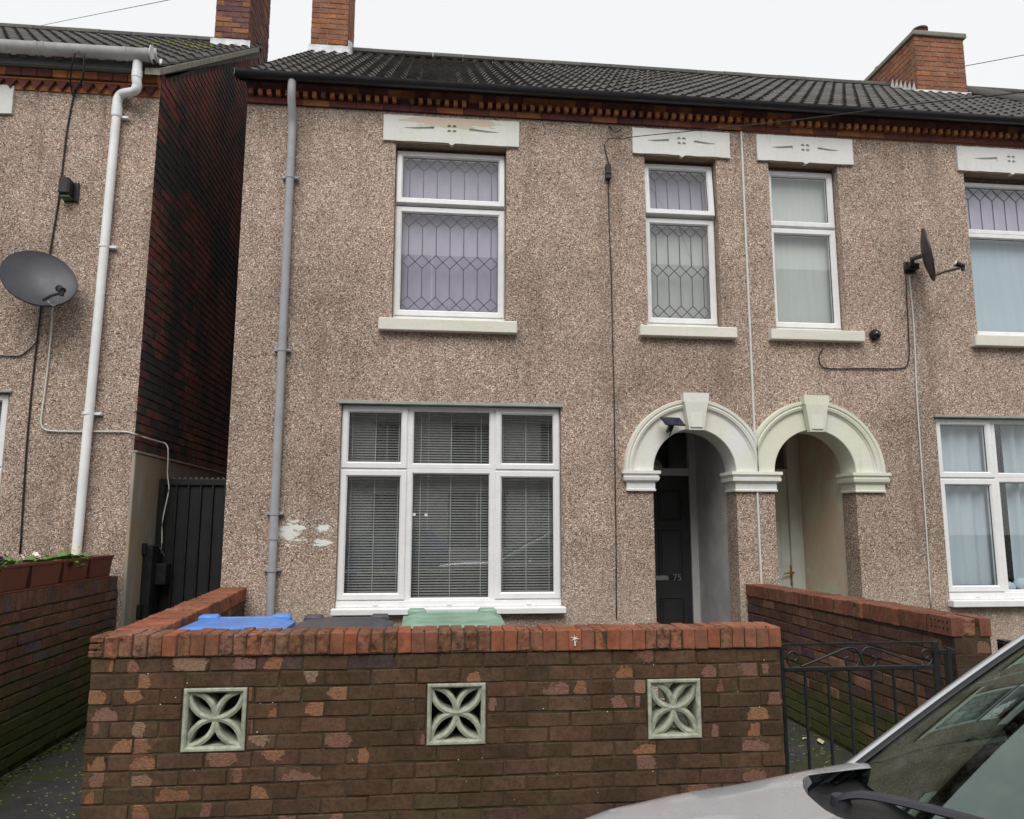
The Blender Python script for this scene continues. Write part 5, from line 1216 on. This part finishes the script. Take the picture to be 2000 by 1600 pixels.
    for s_ in (-1, 1):
        rows = []; trm = []
        for i in range(-2, 17):
            t = i / 16; a, b = gb(.8), gtop(.655); x = a[0] + (b[0] - a[0]) * t; d = .80 + (.655 - .80) * t; z = a[1] + (b[1] - a[1]) * t + .014 * math.sin(math.pi * t); 
            rows.append([P(x + .004, s_ * (d + .006), z + .002), P(x + .002, s_ * (d + .018), z + .010), P(x + .014, s_ * (d + .042), z + .006), P(x + .05, s_ * (d + .058), z - .018), P(x + .07, s_ * (d + .05), z - .035)])
            trm.append([P(x - .002, s_ * (d - .006), z + .003), P(x - .002, s_ * (d - .003), z + .008), P(x + .002, s_ * (d + .009), z + .010), P(x + .004, s_ * (d + .009), z)])
        pl_ = part('pillar', M().loops(rows, False), paint, smooth=60); part('screen_seal', M().loops(trm, True), RUBBER, pl_)
        rows = [[P(1.30, s_ * .80, 1.0), P(2.3, s_ * .81, 1.02), P(3.2, s_ * .78, 1.05)], [P(1.55, s_ * .755, 1.2), P(2.3, s_ * .765, 1.24), P(3.1, s_ * .72, 1.24)], [P(1.86, s_ * .685, 1.42), P(2.4, s_ * .685, 1.455), P(2.95, s_ * .64, 1.41)]]
        part('side_window', M().loops(rows, False), glassm, smooth=True)
        part('rear_pillar', M().loops([[P(3.2, s_ * .78, 1.05), P(3.1, s_ * .72, 1.24), P(2.95, s_ * .64, 1.41)], [P(3.60, s_ * .70, 1.03), P(3.48, s_ * .66, 1.24), P(3.3, s_ * .60, 1.40)]], False), paint, smooth=True)
        mm_ = M().sphere((1.62, Y0 + s_ * .94, .97), .1, 14, 10, (.55, .9, .66)); part('mirror', mm_, paint, smooth=True)
    rows = []
    for i in range(11):
        t = i / 10; row = []
        for k in range(15):
            s_ = 2 * k / 14 - 1; a = gtop(s_ * .655); x = a[0] + (3.32 - a[0]) * t; row.append(P(x, s_ * (.68 - .06 * t), a[1] + .045 * math.sin(math.pi * min(1, t * 1.05)) - .05 * t * t + .002))
        rows.append(row)
    part('roof', M().loops(rows, False), paint, smooth=70)
    part('tailgate', M().loops([[P(3.32 - .03 * abs(s_), s_ * .62, 1.42) for s_ in (-1, -.5, 0, .5, 1)], [P(3.66, s_ * .72, 1.03) for s_ in (-1, -.5, 0, .5, 1)], [P(3.74, s_ * .80, .8) for s_ in (-1, -.5, 0, .5, 1)], [P(3.78, s_ * .82, .4) for s_ in (-1, -.5, 0, .5, 1)], [P(3.7, s_ * .8, .2) for s_ in (-1, -.5, 0, .5, 1)]], False), paint, smooth=70)
    part('dashboard', M().loops([[P(gb(d)[0] + .02, d, gb(d)[1] - .03) for d in [-.78 + 1.56 * k / 16 for k in range(17)]], [P(1.32, d, .955) for d in [-.78 + 1.56 * k / 16 for k in range(17)]], [P(1.45, d, .92) for d in [-.78 + 1.56 * k / 16 for k in range(17)]], [P(1.47, d, .55) for d in [-.78 + 1.56 * k / 16 for k in range(17)]]], False), DASH, smooth=50)
    part('floor_pan', M().box(.0, 3.7, Y0 - .78, Y0 + .78, .12, .2), DASH)
    for dd in (-.36, .36): part('seat', M().box(2.0, 2.5, Y0 + dd - .24, Y0 + dd + .24, .4, .58, .06).box(2.42, 2.58, Y0 + dd - .23, Y0 + dd + .23, .5, 1.15, .05).box(2.46, 2.56, Y0 + dd - .13, Y0 + dd + .13, 1.17, 1.36, .04), DASH)
    part('steering_wheel', M().tube([(1.62 + .07 * math.sin(a), Y0 - .36 + .18 * math.cos(a), .92 + .17 * math.sin(a)) for a in [2 * math.pi * k / 24 for k in range(25)]], .014, 8), DASH, smooth=True)
    wl = smooth_path([P(.875, .655, .965), P(.90, .60, .985), P(.945, .48, .992), P(1.01, .30, .992), P(1.06, .10, .994)], 5); rows = []
    for i, q in enumerate(wl):
        t = i / (len(wl) - 1); dr = (wl[min(i + 1, len(wl) - 1)] - wl[max(i - 1, 0)]).normalized(); sd2 = dr.cross(Vector((0, 0, 1))).normalized(); hw_ = .023 * (1 - .62 * t) * (.6 if i == 0 else 1)
        rows.append([q - sd2 * hw_, q - sd2 * hw_ * .7 + Vector((0, 0, .008)), q + sd2 * hw_ * .7 + Vector((0, 0, .008)), q + sd2 * hw_, q + Vector((0, 0, -.008))])
    wr = part('wiper', M().loops([[tuple(p) for p in r_] for r_ in rows], True, True, True), WIPERM, smooth=50)
    part('pivot_cap', M().cyl(P(.878, .655, .93), P(.878, .655, .972), .026, 14, .020), WIPERM, wr, 40)
    part('blade', M().tube(smooth_path([P(.965, .42, .99), P(1.0, .28, .995), P(1.02, .1, 1.0), P(1.02, -.12, 1.0)], 4), .007, 6), RUBBER, wr)
    return root
car('silver hatchback in the right foreground, its bonnet and windscreen in view', SILVER, CARGLASS)

# ------------------------------------------------------------------ the other side of the street, seen only as reflections in the panes
car('blue hatchback parked across the street behind the camera', BLUEC, CARGLASS, (-1.4, -6.4, 0))
OW = plain('opposite_render', (.70, .69, .66), .9, .12, 3); OD = plain('opposite_dark_pane', (.03, .035, .04), .15)
for i, (xc, lab) in enumerate(((-12.9, 'rendered house across the street, furthest left'), (-7.75, 'rendered house across the street, left of centre'), (-2.6, 'rendered house directly across the street behind the camera'), (2.55, 'rendered house across the street, right of centre'), (7.7, 'rendered house across the street, second from its right end'), (12.85, 'rendered house across the street, furthest right'))):
    oh = empty('opposite_house', (xc, -11, 0), label=lab, cat='house', group='houses across the street')
    a, b = xc - 2.56, xc + 2.56; yf = -9.7
    m = M(); rs = [(xc - 1.9, xc - .3, 3.3, 4.7), (xc + .9, xc + 1.7, 3.3, 4.7), (xc - 1.9, xc - .3, 5.6, 7.0), (xc + .9, xc + 1.7, 5.6, 7.0), (xc - 2.0, xc - .1, .8, 2.6), (xc + .9, xc + 1.8, .02, 2.5)]
    holed(m, rect(a, b, 0, 7.9), [rect(*r) for r in rs], yf, -.15)
    m.add([(a, -16, 0), (b, -16, 0), (b, -16, 7.9), (a, -16, 7.9), (a, yf, 0), (b, yf, 0), (b, yf, 7.9), (a, yf, 7.9)], [(0, 1, 2, 3), (0, 3, 7, 4), (1, 2, 6, 5)])
    ob('wall', m, OW, oh)
    ob('roof', M().prism([(yf + .3, 7.75), (-12.9, 11.3), (-16.2, 7.75)], lambda p, q, t: (t, p, q), a, b), TILE, oh)
    for r in rs[:5]:
        wv = empty('window', (r[0], yf, r[2]), oh); xm_ = (r[0] + r[1]) / 2
        ob('frame', M().box(r[0], r[0] + .06, yf - .13, yf - .08, r[2], r[3]).box(r[1] - .06, r[1], yf - .13, yf - .08, r[2], r[3]).box(r[0] + .06, r[1] - .06, yf - .13, yf - .08, r[3] - .06, r[3]).box(r[0] + .06, r[1] - .06, yf - .13, yf - .08, r[2], r[2] + .06).box(xm_ - .03, xm_ + .03, yf - .13, yf - .08, r[2] + .06, r[3] - .06), UPVC, wv); ob('pane', M().box(r[0] + .01, r[1] - .01, yf - .145, yf - .14, r[2] + .01, r[3] - .01), OD, wv)
    r = rs[5]; ob('door', M().box(r[0] + .01, r[1] - .01, yf - .14, yf - .1, .03, 2.0, .004).box(r[0] + .01, r[1] - .01, yf - .14, yf - .1, 2.05, 2.49, .004), DOORC if i % 2 else DOORK, oh)
